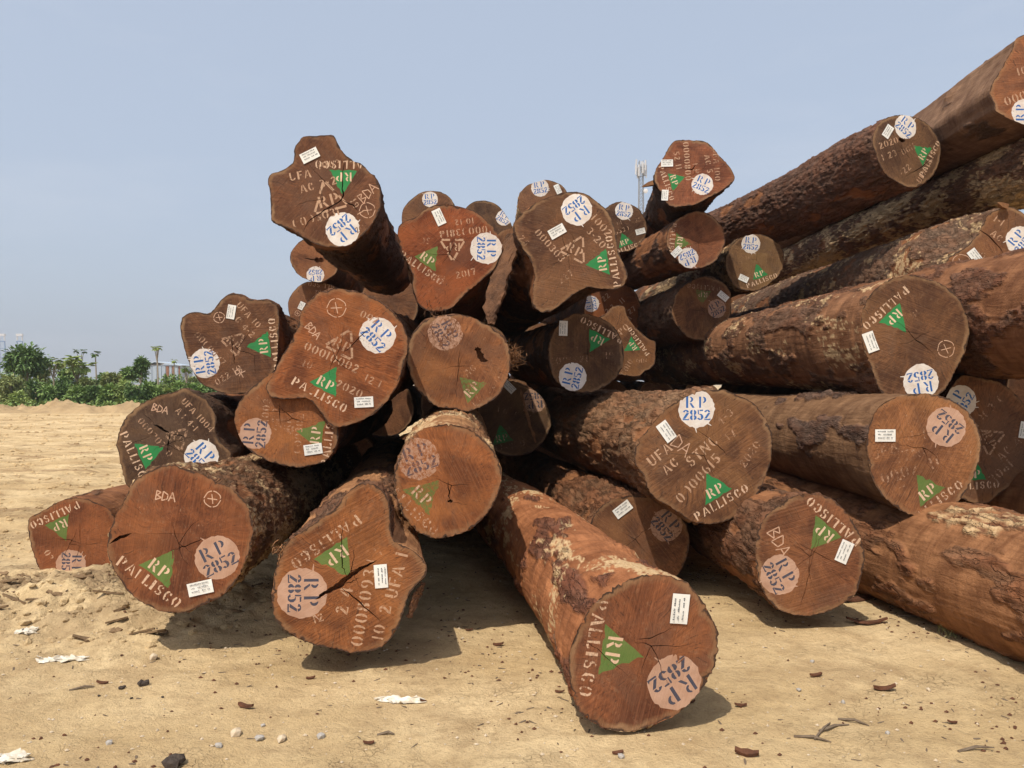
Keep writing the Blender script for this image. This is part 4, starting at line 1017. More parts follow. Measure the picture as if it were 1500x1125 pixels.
def mat_ground():
    m, nt, b = newmat('dry_clay_ground', 0.95, 0.1)
    tc = nt.nodes.new('ShaderNodeTexCoord'); P = tc.outputs['Object']
    n0 = noise(nt, P, 0.45, 4, 0.6); n1 = noise(nt, P, 2.4, 6, 0.68, 0.4); n2 = noise(nt, P, 14.0, 6, 0.7, 0.2); n3 = noise(nt, P, 70.0, 5, 0.75)
    c = mixc(nt, mrange(nt, n0, 0.40, 0.58), (0.555, 0.395, 0.205), (0.71, 0.535, 0.305))
    c = mixc(nt, mrange(nt, n1, 0.46, 0.68, 0, 0.65), c, (0.43, 0.295, 0.155))
    c = mixc(nt, mrange(nt, n2, 0.48, 0.70, 0, 0.5), c, (0.35, 0.235, 0.125))
    c = mixc(nt, mrange(nt, n3, 0.55, 0.70, 0, 0.55), c, (0.64, 0.50, 0.31))
    c = mixc(nt, mrange(nt, n3, 0.43, 0.32, 0, 0.6), c, (0.22, 0.145, 0.08))
    n4 = noise(nt, vmath(nt, 'ADD', P, (3, 8, 2)), 1.0, 6, 0.7, 0.5)
    c = mixc(nt, mrange(nt, n4, 0.55, 0.68, 0, 0.6), c, (0.36, 0.24, 0.125))
    sp = noise(nt, P, 140.0, 3, 0.7)
    c = mixc(nt, mrange(nt, sp, 0.64, 0.72, 0, 0.75), c, (0.15, 0.095, 0.065))
    # wheel-churned bands across the far yard
    band = noise(nt, vmath(nt, 'MULTIPLY', P, (0.55, 1.9, 1.0)), 1.0, 8, 0.78, 0.6)
    sepP = N(nt, 'ShaderNodeSeparateXYZ'); nt.links.new(P, sepP.inputs[0])
    c = mixc(nt, math_n(nt, 'MULTIPLY', mrange(nt, band, 0.50, 0.60, 0, 0.8), mrange(nt, sepP.outputs[1], 7.0, 10.0)), c, (0.29, 0.185, 0.095))
    md = vmath(nt, 'LENGTH', vmath(nt, 'MULTIPLY', vmath(nt, 'SUBTRACT', P, (-4.0, 6.2, 0.0)), (0.42, 0.72, 0.0)))
    mud = math_n(nt, 'MULTIPLY', mrange(nt, md, 0.45, 1.1, 1, 0), mrange(nt, n1, 0.40, 0.58))
    c = mixc(nt, math_n(nt, 'MULTIPLY', mud, 0.7), c, (0.24, 0.16, 0.095))
    # drying cracks in patches
    vor = N(nt, 'ShaderNodeTexVoronoi', feature='DISTANCE_TO_EDGE', i_Scale=21.0)
    wp = N(nt, 'ShaderNodeTexNoise', i_Scale=13.0, i_Detail=4.0); nt.links.new(P, wp.inputs['Vector'])
    nt.links.new(vmath(nt, 'ADD', P, vmath(nt, 'SCALE', wp.outputs['Color'], None, 0.075)), vor.inputs['Vector'])
    msk = mrange(nt, noise(nt, P, 1.1, 4, 0.6), 0.53, 0.66)
    line = math_n(nt, 'MULTIPLY', mrange(nt, vor.outputs['Distance'], 0.008, 0.04, 1, 0), math_n(nt, 'MULTIPLY', msk, mrange(nt, n1, 0.35, 0.55)))
    c = mixc(nt, math_n(nt, 'MULTIPLY', line, 0.42), c, (0.25, 0.165, 0.085))
    nt.links.new(c, b.inputs['Base Color'])
    far_ = mrange(nt, sepP.outputs[1], 6.5, 10.0)
    h = math_n(nt, 'ADD', math_n(nt, 'ADD', math_n(nt, 'MULTIPLY', n2, 1.0), math_n(nt, 'MULTIPLY', math_n(nt, 'ADD', math_n(nt, 'MULTIPLY', band, 1.0), math_n(nt, 'MULTIPLY', n1, 2.0)), far_)), math_n(nt, 'ADD', math_n(nt, 'MULTIPLY', n3, 0.5), math_n(nt, 'MULTIPLY', line, -0.6)))
    bump(nt, h, 1.0, 0.03, b)
    return m
M_GROUND = mat_ground()
ground = grid_mesh('ground', np.stack([GXX, GYY, GZ], -1), len(xs), len(ys), False, M_GROUND)
tag(ground, 'dry yellow clay ground of the log yard', kind='structure')

def gh1(x, y):
    i = min(max(int(np.searchsorted(xs, x))-1, 0), len(xs)-2); j = min(max(int(np.searchsorted(ys, y))-1, 0), len(ys)-2)
    u = (x-xs[i])/(xs[i+1]-xs[i]); v = (y-ys[j])/(ys[j+1]-ys[j])
    return float((GZ[j, i]*(1-u)+GZ[j, i+1]*u)*(1-v)+(GZ[j+1, i]*(1-u)+GZ[j+1, i+1]*u)*v)
bu = np.linspace(-40, 4, 340); bv = np.linspace(-2.6, 2.6, 44)
BU, BV = np.meshgrid(bu, bv); BY = 46.3+0.8*np.sin(BU*.21)+BV
prof = np.clip(1-(BV/2.5)**2, 0, 1)**1.3
BZ = gh(BU, BY) - .06 + prof*(0.36 + 0.40*fbm(BU*.45, BY*.45, 5.5, 4, .6) + .30*np.abs(fbm(BU*1.7, BY*1.7, 2.5, 4, .6))) + .06*prof*fbm(BU*5, BY*5, 1.1, 3)
tag(grid_mesh('earth_bank', np.stack([BU, BY, BZ], -1), 340, 44, False, simple('bank_earth', (0.44, 0.315, 0.175), (0.28, 0.195, 0.11), 1.1, .95, .05, .9, 6)), 'low bank of pushed-up earth before the scrub', kind='structure')
def gpos(px, py, it=6):
    """ground point seen at a photo pixel"""
    z = 0.0
    for _ in range(it):
        y = (EYE-z)*F_PX/(py-CY); x = (px-CX)/F_PX*y
        z = gh1(x, y)
    return x, y, z

ORD = ['first', 'second', 'third', 'fourth', 'fifth', 'sixth', 'seventh', 'eighth', 'ninth', 'tenth', 'eleventh', 'twelfth', 'thirteenth', 'fourteenth', 'fifteenth', 'sixteenth', 'seventeenth', 'eighteenth', 'nineteenth', 'twentieth', 'twenty-first', 'twenty-second', 'twenty-third', 'twenty-fourth']
def rank(px, allpx): return ORD[sorted(allpx).index(px)]
# ------------------------------------------------------------------ loose pieces on the ground
def chip_mesh(mb, c, l, w, t, rz, tilt=0.15, curl=0.0):
    n = 5; top, bot = [], []
    M_ = Matrix.Rotation(rz, 3, 'Z') @ Matrix.Rotation(random.uniform(-tilt, tilt), 3, 'X') @ Matrix.Rotation(random.uniform(-tilt, tilt), 3, 'Y')
    for i in range(n):
        f = i/(n-1); hw = w/2*(math.sin(math.pi*(f*.86+.07))**.5)*random.uniform(.75, 1.15)
        xx = (f-.5)*l; zz = curl*(4*(f-.5)**2)*l*.25
        for s_ in (-1, 1):
            p = M_ @ Vector((xx, s_*hw+random.uniform(-.1, .1)*w, zz)); q = M_ @ Vector((xx, s_*hw, zz-t))
            top.append(Vector(c)+p+Vector((0, 0, t*1.0))); bot.append(Vector(c)+q+Vector((0, 0, t*1.0)))
    fs = []
    for i in range(n-1):
        a = 2*i
        fs += [(a, a+1, a+3, a+2)[::-1], (2*n+a, 2*n+a+2, 2*n+a+3, 2*n+a+1)[::-1], (a, a+2, 2*n+a+2, 2*n+a)[::-1], (a+1, 2*n+a+1, 2*n+a+3, a+3)[::-1]]
    fs += [(0, 2*n, 2*n+1, 1)[::-1], (2*n-2, 2*n-1, 4*n-1, 4*n-2)[::-1]]
    mb.add(top+bot, fs)

def stone_mesh(mb, c, s):
    bm = bmesh.new(); bmesh.ops.create_icosphere(bm, subdivisions=1, radius=1)
    k_ = [random.uniform(.7, 1.2) for _ in range(3)]
    vs_ = [Vector(c)+Vector((v.co.x*k_[0], v.co.y*k_[1], v.co.z*k_[2]*.7))*s*random.uniform(.78, 1.15) for v in bm.verts]
    bm.verts.index_update(); mb.add(vs_, [tuple(v.index for v in f.verts) for f in bm.faces]); bm.free()

M_CHIP = simple('bark_chip', (0.15, 0.065, 0.036), (0.075, 0.038, 0.025), 30, 0.9, 0.1, .5, 90)
M_DRY = simple('dry_grey_wood', (0.20, 0.155, 0.11), (0.12, 0.085, 0.058), 30, 0.9, 0.1, .4, 90)
M_DARK = simple('dark_clod', (0.045, 0.036, 0.032), (0.09, 0.07, 0.055), 25, 0.95, 0.1, .6, 60)
M_STONE = simple('grey_stone', (0.30, 0.28, 0.27), (0.42, 0.38, 0.32), 30, 0.9, 0.2, .3, 60)
M_PALE = simple('pale_stone', (0.55, 0.46, 0.34), (0.45, 0.34, 0.22), 30, 0.9, 0.2, .3, 60)
M_PLAST = simple('white_plastic_scrap', (0.74, 0.71, 0.64), (0.52, 0.44, 0.32), 22, 0.55, 0.35)

def scrap(px, py, l, w, rz, label, kink):
    x, y, z = gpos(px, py)
    nx_, ny_ = 14, 6; V = []
    for j in range(ny_):
        for i in range(nx_):
            u = (i/(nx_-1)-.5)*l; v = (j/(ny_-1)-.5)*w*(0.35+0.65*math.sin(math.pi*(i/(nx_-1)*.8+.1)))*(1+kink*math.sin(i*1.7))
            u += .02*math.sin(j*2.1+i*.6)+random.uniform(-.007, .007); v += random.uniform(-.006, .006)
            c_, s_ = math.cos(rz), math.sin(rz)
            X_, Y_ = x+u*c_-v*s_, y+u*s_+v*c_
            V.append((X_-x, Y_-y, gh1(X_, Y_)-z+.004+.020*random.random()**2))
    fs = [(j*nx_+i, j*nx_+i+1, (j+1)*nx_+i+1, (j+1)*nx_+i) for j in range(ny_-1) for i in range(nx_-1)]
    o = meshobj('plastic_scrap', V, fs, M_PLAST); o.location = (x, y, z)
    m_ = o.modifiers.new('thickness', 'SOLIDIFY'); m_.thickness = .003
    tag(o, label, 'plastic scrap', 'white scraps on the ground')
scrap(92, 967, .25, .09, .28, 'long white plastic scrap on the clay before the left logs', .3)
scrap(40, 925, .10, .09, .6, 'small crumpled white scrap on the churned mud at the left edge', .5)
scrap(586, 1028, .23, .06, -.05, 'thin white plastic scrap on the clay in front of the pear-shaped log', .35)
scrap(18, 1113, .11, .10, .2, 'white scrap in the lower left corner', .4)

def single(name, px, py, fn, material, label, cat, group=None):
    x, y, z = gpos(px, py); mb = MB(); fn(mb); o = mb.build(name, material); o.location = (x, y, z); tag(o, label, cat, group); return o
single('bark_piece', 1270, 915, lambda m: (chip_mesh(m, (0, 0, .005), .26, .07, .012, -.18, .1, .5)), M_CHIP, 'curled dark bark piece on the clay in front of the round brown log end', 'bark piece')
single('bark_piece', 1250, 880, lambda m: (chip_mesh(m, (0, 0, .005), .34, .10, .012, .3, .1, .3)), M_CHIP, 'large bark slab lying in the shade right of the round brown log end', 'bark piece')
CH = [(687, 924, .05), (730, 946, .07), (360, 1037, .085), (1195, 991, .07), (1296, 1011, .11), (1085, 1035, .06), (620, 1028, .035), (1094, 1107, .10), (455, 995, .05), (540, 1090, .05), (1013, 1030, .04), (150, 1002, .06), (820, 1015, .05), (1395, 1060, .05), (905, 1105, .05)]
for (px, py, l) in CH:
    single('bark_chip', px, py, lambda m: chip_mesh(m, (0, 0, .003), l, l*.38, l*.16, random.uniform(-.5, .5), .25, .4), M_CHIP, rank(px, [q[0] for q in CH]) + ' reddish-brown bark chip from the left on the open clay', 'bark chip', 'bark chips on the clay')
TW = [(1205, 1072, .22, .9), (1222, 1068, .18, .4), (1190, 1085, .16, -.4), (1250, 1060, .14, -.6), (1430, 1100, .18, .2), (565, 1078, .08, .1), (120, 1010, .12, .5), (1330, 905, .12, -.3)]
for (px, py, l, a) in TW:
    single('twig', px, py, lambda m: m.tube([(-l/2*math.cos(a), -l/2*math.sin(a), .006), (0.01, .012, .014), (l/2*math.cos(a), l/2*math.sin(a), .007)], [.006, .007, .003], 5), M_DRY, rank(px, [q[0] for q in TW]) + ' thin grey twig from the left on the open clay', 'twig', 'dry twigs on the clay')
DK = [(210, 1005, .040), (179, 1009, .022), (146, 1020, .012), (192, 1024, .012), (255, 1122, .06), (238, 1022, .010)]
for (px, py, s_) in DK:
    single('dark_clod', px, py, lambda m: [stone_mesh(m, (random.uniform(-.4, .4)*s_, random.uniform(-.4, .4)*s_, s_*.4), s_*.6) for _ in range(4)], M_DARK, rank(px, [q[0] for q in DK]) + ' dark crumbly clod from the left on the clay at lower left', 'clod', 'dark clods on the clay')
ST = [(345, 1076, .030, 1), (380, 1083, .022, 0), (470, 1080, .022, 0), (413, 1085, .028, 1), (320, 1094, .020, 0), (160, 1090, .018, 0), (1170, 1012, .016, 0), (1235, 1030, .016, 0), (1360, 1012, .018, 1), (1190, 970, .016, 0), (225, 965, .032, 1), (385, 1064, .016, 0), (1300, 1075, .014, 0), (910, 1110, .02, 0)]
for (px, py, s_, p_) in ST:
    single('stone', px, py, lambda m: stone_mesh(m, (0, 0, s_*.35), s_), M_PALE if p_ else M_STONE,
           rank(px, [q[0] for q in ST if q[3] == p_]) + (' pale tan stone' if p_ else ' small grey stone') + ' from the left on the open clay', 'stone', 'pale stones on the clay' if p_ else 'grey stones on the clay')

def scatter(name, n, fn, material, label, cat, xr, yr, dens=None):
    mb = MB(); k_ = 0
    while k_ < n:
        y = yr[0] + (yr[1]-yr[0])*random.random()**1.25; x = random.uniform(-1, 1)*(y*.75+.4)
        if not xr[0] < x < xr[1]: continue
        if dens and random.random() > dens(x, y): continue
        fn(mb, (x, y, gh1(x, y))); k_ += 1
    o = mb.build(name, material); tag(o, label, cat, kind='stuff'); return o
def octa(mb, c, s_):
    q = [Vector(c)+Vector((a*s_*random.uniform(.6, 1.3), b_*s_*random.uniform(.6, 1.3), z_*s_*random.uniform(.4, .9)+s_*.25)) for a, b_, z_ in ((1,0,0),(0,1,0),(-1,0,0),(0,-1,0),(0,0,1),(0,0,-1))]
    mb.add(q, [(0,1,4),(1,2,4),(2,3,4),(3,0,4),(1,0,5),(2,1,5),(3,2,5),(0,3,5)])
scatter('gravel', 2600, lambda m, c: octa(m, c, random.choice((.003, .004, .005, .007, .011))), M_PALE, 'fine pale grit strewn over the clay', 'grit', (-9, 9), (2.4, 9))
patchy = lambda x, y: .12+max(0, float(fbm(np.array(x*.9), np.array(y*.9), np.array(3.7), 2)))*2.2+.8*math.exp(-((x-.1)/.25)**2-((y-3.9)/.2)**2)+.7*math.exp(-((x-1.7)/.5)**2-((y-5.9)/.4)**2)
scatter('dark_grit', 2400, lambda m, c: octa(m, c, random.choice((.003, .004, .006, .009, .012))), M_CHIP, 'dark wood crumbs strewn over the clay', 'crumbs', (-9, 9), (2.4, 9), patchy)
scatter('wood_litter', 1300, lambda m, c: chip_mesh(m, c, random.uniform(.012, .05), random.uniform(.004, .012), .003, random.uniform(0, 3.14), .3), M_DRY, 'small splinters of dry wood strewn over the clay', 'splinters', (-9, 9), (2.4, 10), patchy)
M_CLOD = M_GROUND
M_CLODD = simple('damp_mud_clod', (0.26, 0.17, 0.095), (0.14, 0.095, 0.058), 12, 0.95, 0.05, .8, 50)
zfun = lambda x, y: math.exp(-((x+3.6)/1.7)**2-((y-6.0)/.8)**2)
scatter('mud_clods', 900, lambda m, c: stone_mesh(m, c, random.choice((.008, .010, .014, .018, .026, .04))), M_CLOD, 'churned clods of dry mud round the left logs', 'mud', (-7, -1.2), (4.6, 8.2), zfun)
scatter('damp_clods', 75, lambda m, c: (stone_mesh(m, c, random.choice((.012, .02, .03))), chip_mesh(m, c, random.uniform(.05, .2), random.uniform(.02, .06), .012, random.uniform(-.4, .4), .35)), M_CLODD, 'damp dark mud and bark bits among the clods at the left', 'mud', (-7, -1.2), (4.8, 7.6), zfun)
mb = MB()
for _ in range(3200):
    y = 7.6*math.exp(random.random()*1.75); x = random.uniform(-1, -.12)*y*.72
    if x > -3.2 or zfun(x, y) > .2: continue
    stone_mesh(mb, (x, y, gh1(x, y)), random.choice((.012, .02, .03, .045))*(.6+y*.035))
o = mb.build('yard_clods', M_CLOD); tag(o, 'crumbled earth clods strewn over the rutted yard at the left', 'earth', kind='stuff')
# dry grass tuft by the lower right log
M_GRASS = simple('dry_grass', (0.30, 0.26, 0.12), (0.20, 0.20, 0.08), 20, .9, .1)
gx_, gy_, gz_ = gpos(1402, 932); mb = MB()
for _ in range(60):
    a = random.uniform(0, 6.28); l = random.uniform(.04, .13); bx_, by_ = random.gauss(0, .09), random.gauss(0, .06)
    mb.tube([(bx_, by_, 0), (bx_+math.cos(a)*l*.3, by_+math.sin(a)*l*.3, l*.6), (bx_+math.cos(a)*l*.8, by_+math.sin(a)*l*.8, l)], [.0018, .0014, .0006], 3)
o = mb.build('grass_tuft', M_GRASS); o.location = (gx_, gy_, gz_-.01); tag(o, 'sparse dry grass tuft beside the big lower right log', 'grass')

# ------------------------------------------------------------------ loose bark, fibres and splinters on the logs
def ribbon(name, pts, widths, nrm, parent, material, thick=.012, seed=0):
    """ragged strip of bark through world points"""
    pts = np.array(pts, float); t = np.linspace(0, 1, len(pts)); tt = np.linspace(0, 1, 26)
    C = np.stack([np.interp(tt, t, pts[:, i]) for i in range(3)], 1); W = np.interp(tt, t, widths)
    C[1:-1] = (C[:-2]+C[1:-1]*2+C[2:])/4
    nrm = Vector(nrm).normalized(); V = []; nv = 9
    for i in range(26):
        tg_ = Vector(C[min(i+1, 25)]-C[max(i-1, 0)]).normalized(); side = tg_.cross(nrm).normalized()
        for j in range(nv):
            f = j/(nv-1)-.5
            e = W[i]*(1+.5*float(fbm(np.array(i*.31+seed*7), np.array(f*2.0), np.array(.5), 3))*(abs(f) > .3)+.12*random.uniform(-1, 1)*(abs(f) > .4))
            V.append(Vector(C[i]) + side*f*e + nrm*(.05*W[i]*math.cos(f*3)+random.uniform(-1, 1)*.006))
    fs = [(i*nv+j, i*nv+j+1, (i+1)*nv+j+1, (i+1)*nv+j) for i in range(25) for j in range(nv-1)]
    inv = parent.matrix_world.inverted()
    ob = meshobj(name, [tuple(inv @ v) for v in V], fs, material, parent)
    m_ = ob.modifiers.new('thickness', 'SOLIDIFY'); m_.thickness = thick
    return ob
def at(px, py, Y): return ((px-CX)/F_PX*Y, Y, EYE-(py-CY)/F_PX*Y)
bpy.context.view_layer.update()
ribbon('bark_flap', [at(752, 342, 7.25), at(742, 375, 7.2), at(728, 420, 7.15), at(719, 455, 7.12), at(717, 474, 7.1)], [.16, .20, .20, .13, .05], (-.6, -.8, .1), BUILT['B13']['root'], M_BARK, .03, 2)
ribbon('bark_flap', [at(812, 925, 4.2), at(822, 955, 4.0), at(830, 985, 3.9)], [.04, .09, .03], (-.8, -.6, .1), BUILT['B19']['root'], M_BARK, .02, 5)
ribbon('bark_flap', [at(622, 855, 4.62), at(611, 872, 4.62), at(600, 905, 4.62)], [.02, .06, .03], (.7, -.7, .1), BUILT['B18']['root'], M_BARK, .015, 1)
def stub(name, parent, pts, rads, material):
    inv = parent.matrix_world.inverted(); m_ = MB(); m_.tube([inv @ Vector(p) for p in pts], rads, 4); m_.build(name, material, parent)
stub('splinter', BUILT['C26']['root'], [at(941, 273.5, 10.5), at(950, 270, 10.5), at(970, 265, 10.5)], [.012, .035, .06], M_FIBRE)
ribbon('splinter', [at(763, 570, 8.3), at(772, 610, 8.2), at(785, 648, 8.1)], [.012, .02, .015], (0, -1, 0), BUILT['C25']['root'], M_FIBRE, .012, 1)
stub('splinter', BUILT['D33']['root'], [at(1474, 303, 7.7), at(1466, 300, 7.68), at(1462, 297, 7.66)], [.035, .03, .008], M_FIBRE)

def fibres(name, parent, centre, n, l, spread, direction, material, r=.003):
    mb = MB(); inv = parent.matrix_world.inverted()
    for _ in range(n):
        p = Vector(centre)+Vector((random.gauss(0, spread), random.gauss(0, spread*.6), random.gauss(0, spread)))
        q = Vector(direction)*l*random.uniform(.4, 1.2)+Vector((random.gauss(0, 1), random.gauss(0, 1), random.gauss(0, 1)))*l*.35
        mb.tube([inv @ p, inv @ (p+q*.5+Vector((0, 0, random.uniform(-.2, .2)*l))), inv @ (p+q)], [r, r*.8, r*.4], 3)
    ob = mb.build(name, material, parent); ob['kind'] = 'stuff'; return ob
fibres('root_fibre', BUILT['B18']['root'], at(414, 803, 4.6), 45, .05, .022, (-.3, -.2, -.6), M_FIBRE, .004)
fibres('root_fibre', BUILT['B16']['root'], at(746, 522, 6.9), 260, .07, .045, (.5, -.3, .1), M_FIBRE, .0026)
fibres('root_fibre', BUILT['B10']['root'], at(635, 455, 7.22), 70, .04, .06, (0, -.2, -.8), M_BARK, .004)
#fibres('root_fibre', BUILT['C26']['root'], at(1048, 305, 10.3), 25, .10, .12, (0, -.1, -.9), M_BARK, .006)

# ------------------------------------------------------------------ scrub beyond the yard
def leafmat(name, a, b_):
    m, nt, b = newmat(name, 0.55, 0.3)
    oi = nt.nodes.new('ShaderNodeObjectInfo'); tc = nt.nodes.new('ShaderNodeTexCoord')
    n = noise(nt, tc.outputs['Object'], 1.6, 3); n2 = noise(nt, tc.outputs['Object'], 9.0, 2)
    f = math_n(nt, 'ADD', math_n(nt, 'MULTIPLY', n, .5), math_n(nt, 'MULTIPLY', n2, .5))
    nt.links.new(mixc(nt, mrange(nt, f, .38, .62), a, b_), b.inputs['Base Color'])
    b.inputs['Subsurface Weight'].default_value = 0.0
    return m
LEAF = [leafmat('dark_leaves', (.075, .14, .04), (.14, .22, .065)), leafmat('green_leaves', (.13, .22, .055), (.21, .30, .085)), leafmat('light_leaves', (.24, .33, .09), (.36, .42, .15)), leafmat('olive_leaves', (.18, .23, .075), (.27, .29, .11))]
M_STEM = simple('pale_tree_trunk', (.34, .30, .24), (.24, .20, .15), 6, .9, .1)

def leaf(mb, c, d_, l, w):
    d_ = d_.normalized(); s_ = d_.cross(Vector((random.uniform(-.4, .4), random.uniform(-.4, .4), 1))).normalized()
    up = s_.cross(d_); c = Vector(c)
    mb.add([c, c+d_*l*.5+s_*w*.5+up*l*.06, c+d_*l-up*l*.16, c+d_*l*.5-s_*w*.5+up*l*.06], [(0, 1, 2), (0, 2, 3)])
def rv(): return Vector((random.gauss(0, 1), random.gauss(0, 1), random.gauss(0, 1))).normalized()
def clumps(mb, cs, n, l):
    for (c, r_) in cs:
        for _ in range(n):
            v = rv(); p = Vector(c)+Vector((v.x*r_, v.y*r_, v.z*r_*.75))*random.random()**.4
            leaf(mb, p, v+Vector((0, 0, -.2))+rv()*.6, l*random.uniform(.6, 1.3), l*.5)
def px2(px, py, Y): return Vector(((px-CX)/F_PX*Y, Y, EYE-(py-CY)/F_PX*Y))
def treeroot(name, px, Y, label, cat, group):
    x = (px-CX)/F_PX*Y; z = gh1(x, Y)
    r_ = empty(name, Matrix.Translation((x, Y, z-.05))); tag(r_, label, cat, group); return r_, Vector((x, Y, z-.05))
def shrub(px, Y, topy, wpx, m_, label):
    r_, b0 = treeroot('shrub', px, Y, label, 'shrub', 'shrubs along the edge of the yard')
    H_ = EYE-(topy-CY)/F_PX*Y - b0.z; W = wpx/F_PX*Y/2
    cs = []
    for _ in range(9):
        a = random.uniform(0, 6.28); f = random.random()
        cs.append(((math.cos(a)*W*.7*random.random(), math.sin(a)*W*.6*random.random(), H_*(.18+.66*f)), W*random.uniform(.34, .55)*(1.1-.35*f)))
    mb = MB(); clumps(mb, cs, 110, .27); mb.build('foliage', LEAF[m_], r_)
    mb = MB()
    for c, q in cs[:4]: mb.tube([(c[0]*.2, c[1]*.2, 0), (c[0]*.6, c[1]*.6, c[2]*.5), c], [.03, .02, .01], 4)
    mb.build('stem', M_STEM, r_)
def tree(px, Y, topy, boty, wpx, m_, label, ncl=14, leafl=.30, rosette=False, n=85):
    """trunk from the ground to a crown that spans topy..boty at this depth"""
    r_, b0 = treeroot('tree', px, Y, label, 'tree', 'trees beyond the yard')
    zt = EYE-(topy-CY)/F_PX*Y-b0.z; zb = EYE-(boty-CY)/F_PX*Y-b0.z; W = wpx/F_PX*Y/2
    mbt = MB(); mb = MB(); zc = (zt+zb)/2
    trr = .05+.012*W
    mbt.tube([(0, 0, 0), (.06, .02, zb*.5), (0, 0, zb), (.03, 0, zc)], [trr*1.3, trr, trr*.8, trr*.4], 6)
    if rosette:
        ends = []
        for i in range(rosette):
            a = 6.28*i/rosette+random.random(); q = W*.62*random.uniform(.5, 1.1) if rosette > 1 else 0
            e = Vector((math.cos(a)*q, math.sin(a)*q, zb+(zt-zb)*random.uniform(.45, .92)))
            ends.append(e); mbt.tube([(0, 0, zb*.85), (e.x*.6, e.y*.6, zb+(e.z-zb)*.3), e], [trr*.6, trr*.45, trr*.3], 4)
        for e in ends:
            for k_ in range(11):
                a = 6.28*k_/11+random.random()*.4; el = random.uniform(-1.0, .9)
                d_ = Vector((math.cos(a), math.sin(a), el)); L_ = W*(.62 if rosette > 1 else 1.0)*random.uniform(.8, 1.1)
                for s_ in (-.45, -.15, .15, .45):
                    d2 = Matrix.Rotation(s_, 3, 'Z') @ d_
                    leaf(mb, e+d_*L_*.18, d2+Vector((0, 0, -.25)), L_*.8, L_*.34)
    else:
        cs = []
        for _ in range(ncl):
            v = rv(); f = random.random()**.4
            cs.append(((v.x*W*.72*f, v.y*W*.6*f, zc+v.z*(zt-zb)*.36*f), W*random.uniform(.24, .40)))
        clumps(mb, cs, n, leafl)
        for c, q in cs[:6]: mbt.tube([(0, 0, zb*.8), (c[0]*.5, c[1]*.5, (zb+c[2])*.5), c], [trr*.5, trr*.35, trr*.15], 4)
    mb.build('crown', LEAF[m_], r_); mbt.build('trunk', M_STEM, r_)
tree(40, 54, 504, 556, 88, 0, 'broad dark tree at the left edge under the port cranes', 22, .34, False, 120)
tree(16, 51, 545, 572, 38, 3, 'small light tree with thin trunk in front of the broad dark tree', 8, .26, False, 60)
tree(78, 58, 522, 548, 34, 2, 'light feathery tree right of the broad dark tree', 0, .3, 5)
tree(113, 55, 522, 553, 46, 2, 'umbrella tree with forked pale trunk left of the lone palm-like tree', 0, .3, 8)
tree(119, 62, 512, 526, 20, 0, 'dark leaf rosette rising behind the umbrella tree', 0, .3, 2)
tree(140, 60, 510, 526, 18, 0, 'slim palm-like tree standing alone against the sky', 0, .3, 1)
tree(206, 57, 520, 556, 34, 0, 'dense dark tree left of the metal shed', 14, .28, False, 90)
tree(188, 58, 537, 560, 30, 1, 'rounded green tree leaning on the dense dark one', 9, .28, False, 80)
tree(230, 52, 505, 518, 20, 2, 'tall thin sapling with a small crown in front of the shed', 0, .26, 3)
tree(255, 60, 526, 536, 12, 2, 'thin sapling just right of the tall one', 0, .26, 1)
tree(273, 56, 533, 556, 22, 1, 'leafy young tree right of the shed', 0, .28, 3)
tree(100, 60, 533, 560, 40, 1, 'bushy tree behind the umbrella tree', 9, .3, False, 80)
tree(60, 60, 530, 560, 40, 3, 'olive tree filling the gap beside the broad dark tree', 9, .3, False, 80)
SH = [(q_, 60 + (q_*7 % 5), 541 + (q_*13 % 11), 52, (q_//10) % 2 + 2*((q_//7) % 3 == 0)*((q_//10) % 2)) for q_ in range(-40, 340, 29)] + [(-60, 52, 548, 70, 0), (-15, 53, 552, 60, 1), (20, 51, 566, 46, 3), (28, 50, 576, 36, 2), (52, 53, 556, 52, 0), (75, 52, 562, 44, 1), (92, 53, 553, 50, 0), (112, 51, 564, 44, 1), (128, 54, 550, 44, 3), (138, 51, 566, 44, 0), (160, 54, 542, 42, 3), (160, 51, 562, 46, 1), (182, 51, 556, 44, 2), (200, 51, 562, 44, 0), (215, 52, 556, 38, 1), (236, 52, 566, 34, 1), (250, 53, 562, 34, 2), (268, 53, 558, 36, 1), (290, 54, 560, 40, 1), (315, 54, 558, 44, 0), (176, 56, 548, 44, 1), (145, 57, 545, 50, 0), (40, 57, 548, 50, 1), (345, 54, 560, 44, 1)]
SH = [q_ for q_ in SH if (q_[0], q_[1]) not in ((-40, 60), (-60, 52), (345, 54)) and q_[1] < 63.5]
SL = [' %s shrub from the left in the scrub behind the earth bank' % c_ for c_ in ('dark green', 'mid green', 'yellow-green', 'olive')]
for (px, Y, ty, w_, m_) in SH: shrub(px, Y, ty, w_, m_, rank(px+Y*.01, [q[0]+q[1]*.01 for q in SH if q[4] == m_]) + SL[m_])
mb = MB()
for _ in range(2600):
    x = random.uniform(-42, -12); y = random.uniform(47.5, 51.5)+.9*math.sin(x*.21)
    leaf(mb, (x, y, gh1(x, y)+random.uniform(0, .5)), rv()+Vector((0, 0, .5)), .28, .12)
o = mb.build('undergrowth', LEAF[1]); tag(o, 'low weeds at the foot of the scrub', 'weeds', kind='stuff')

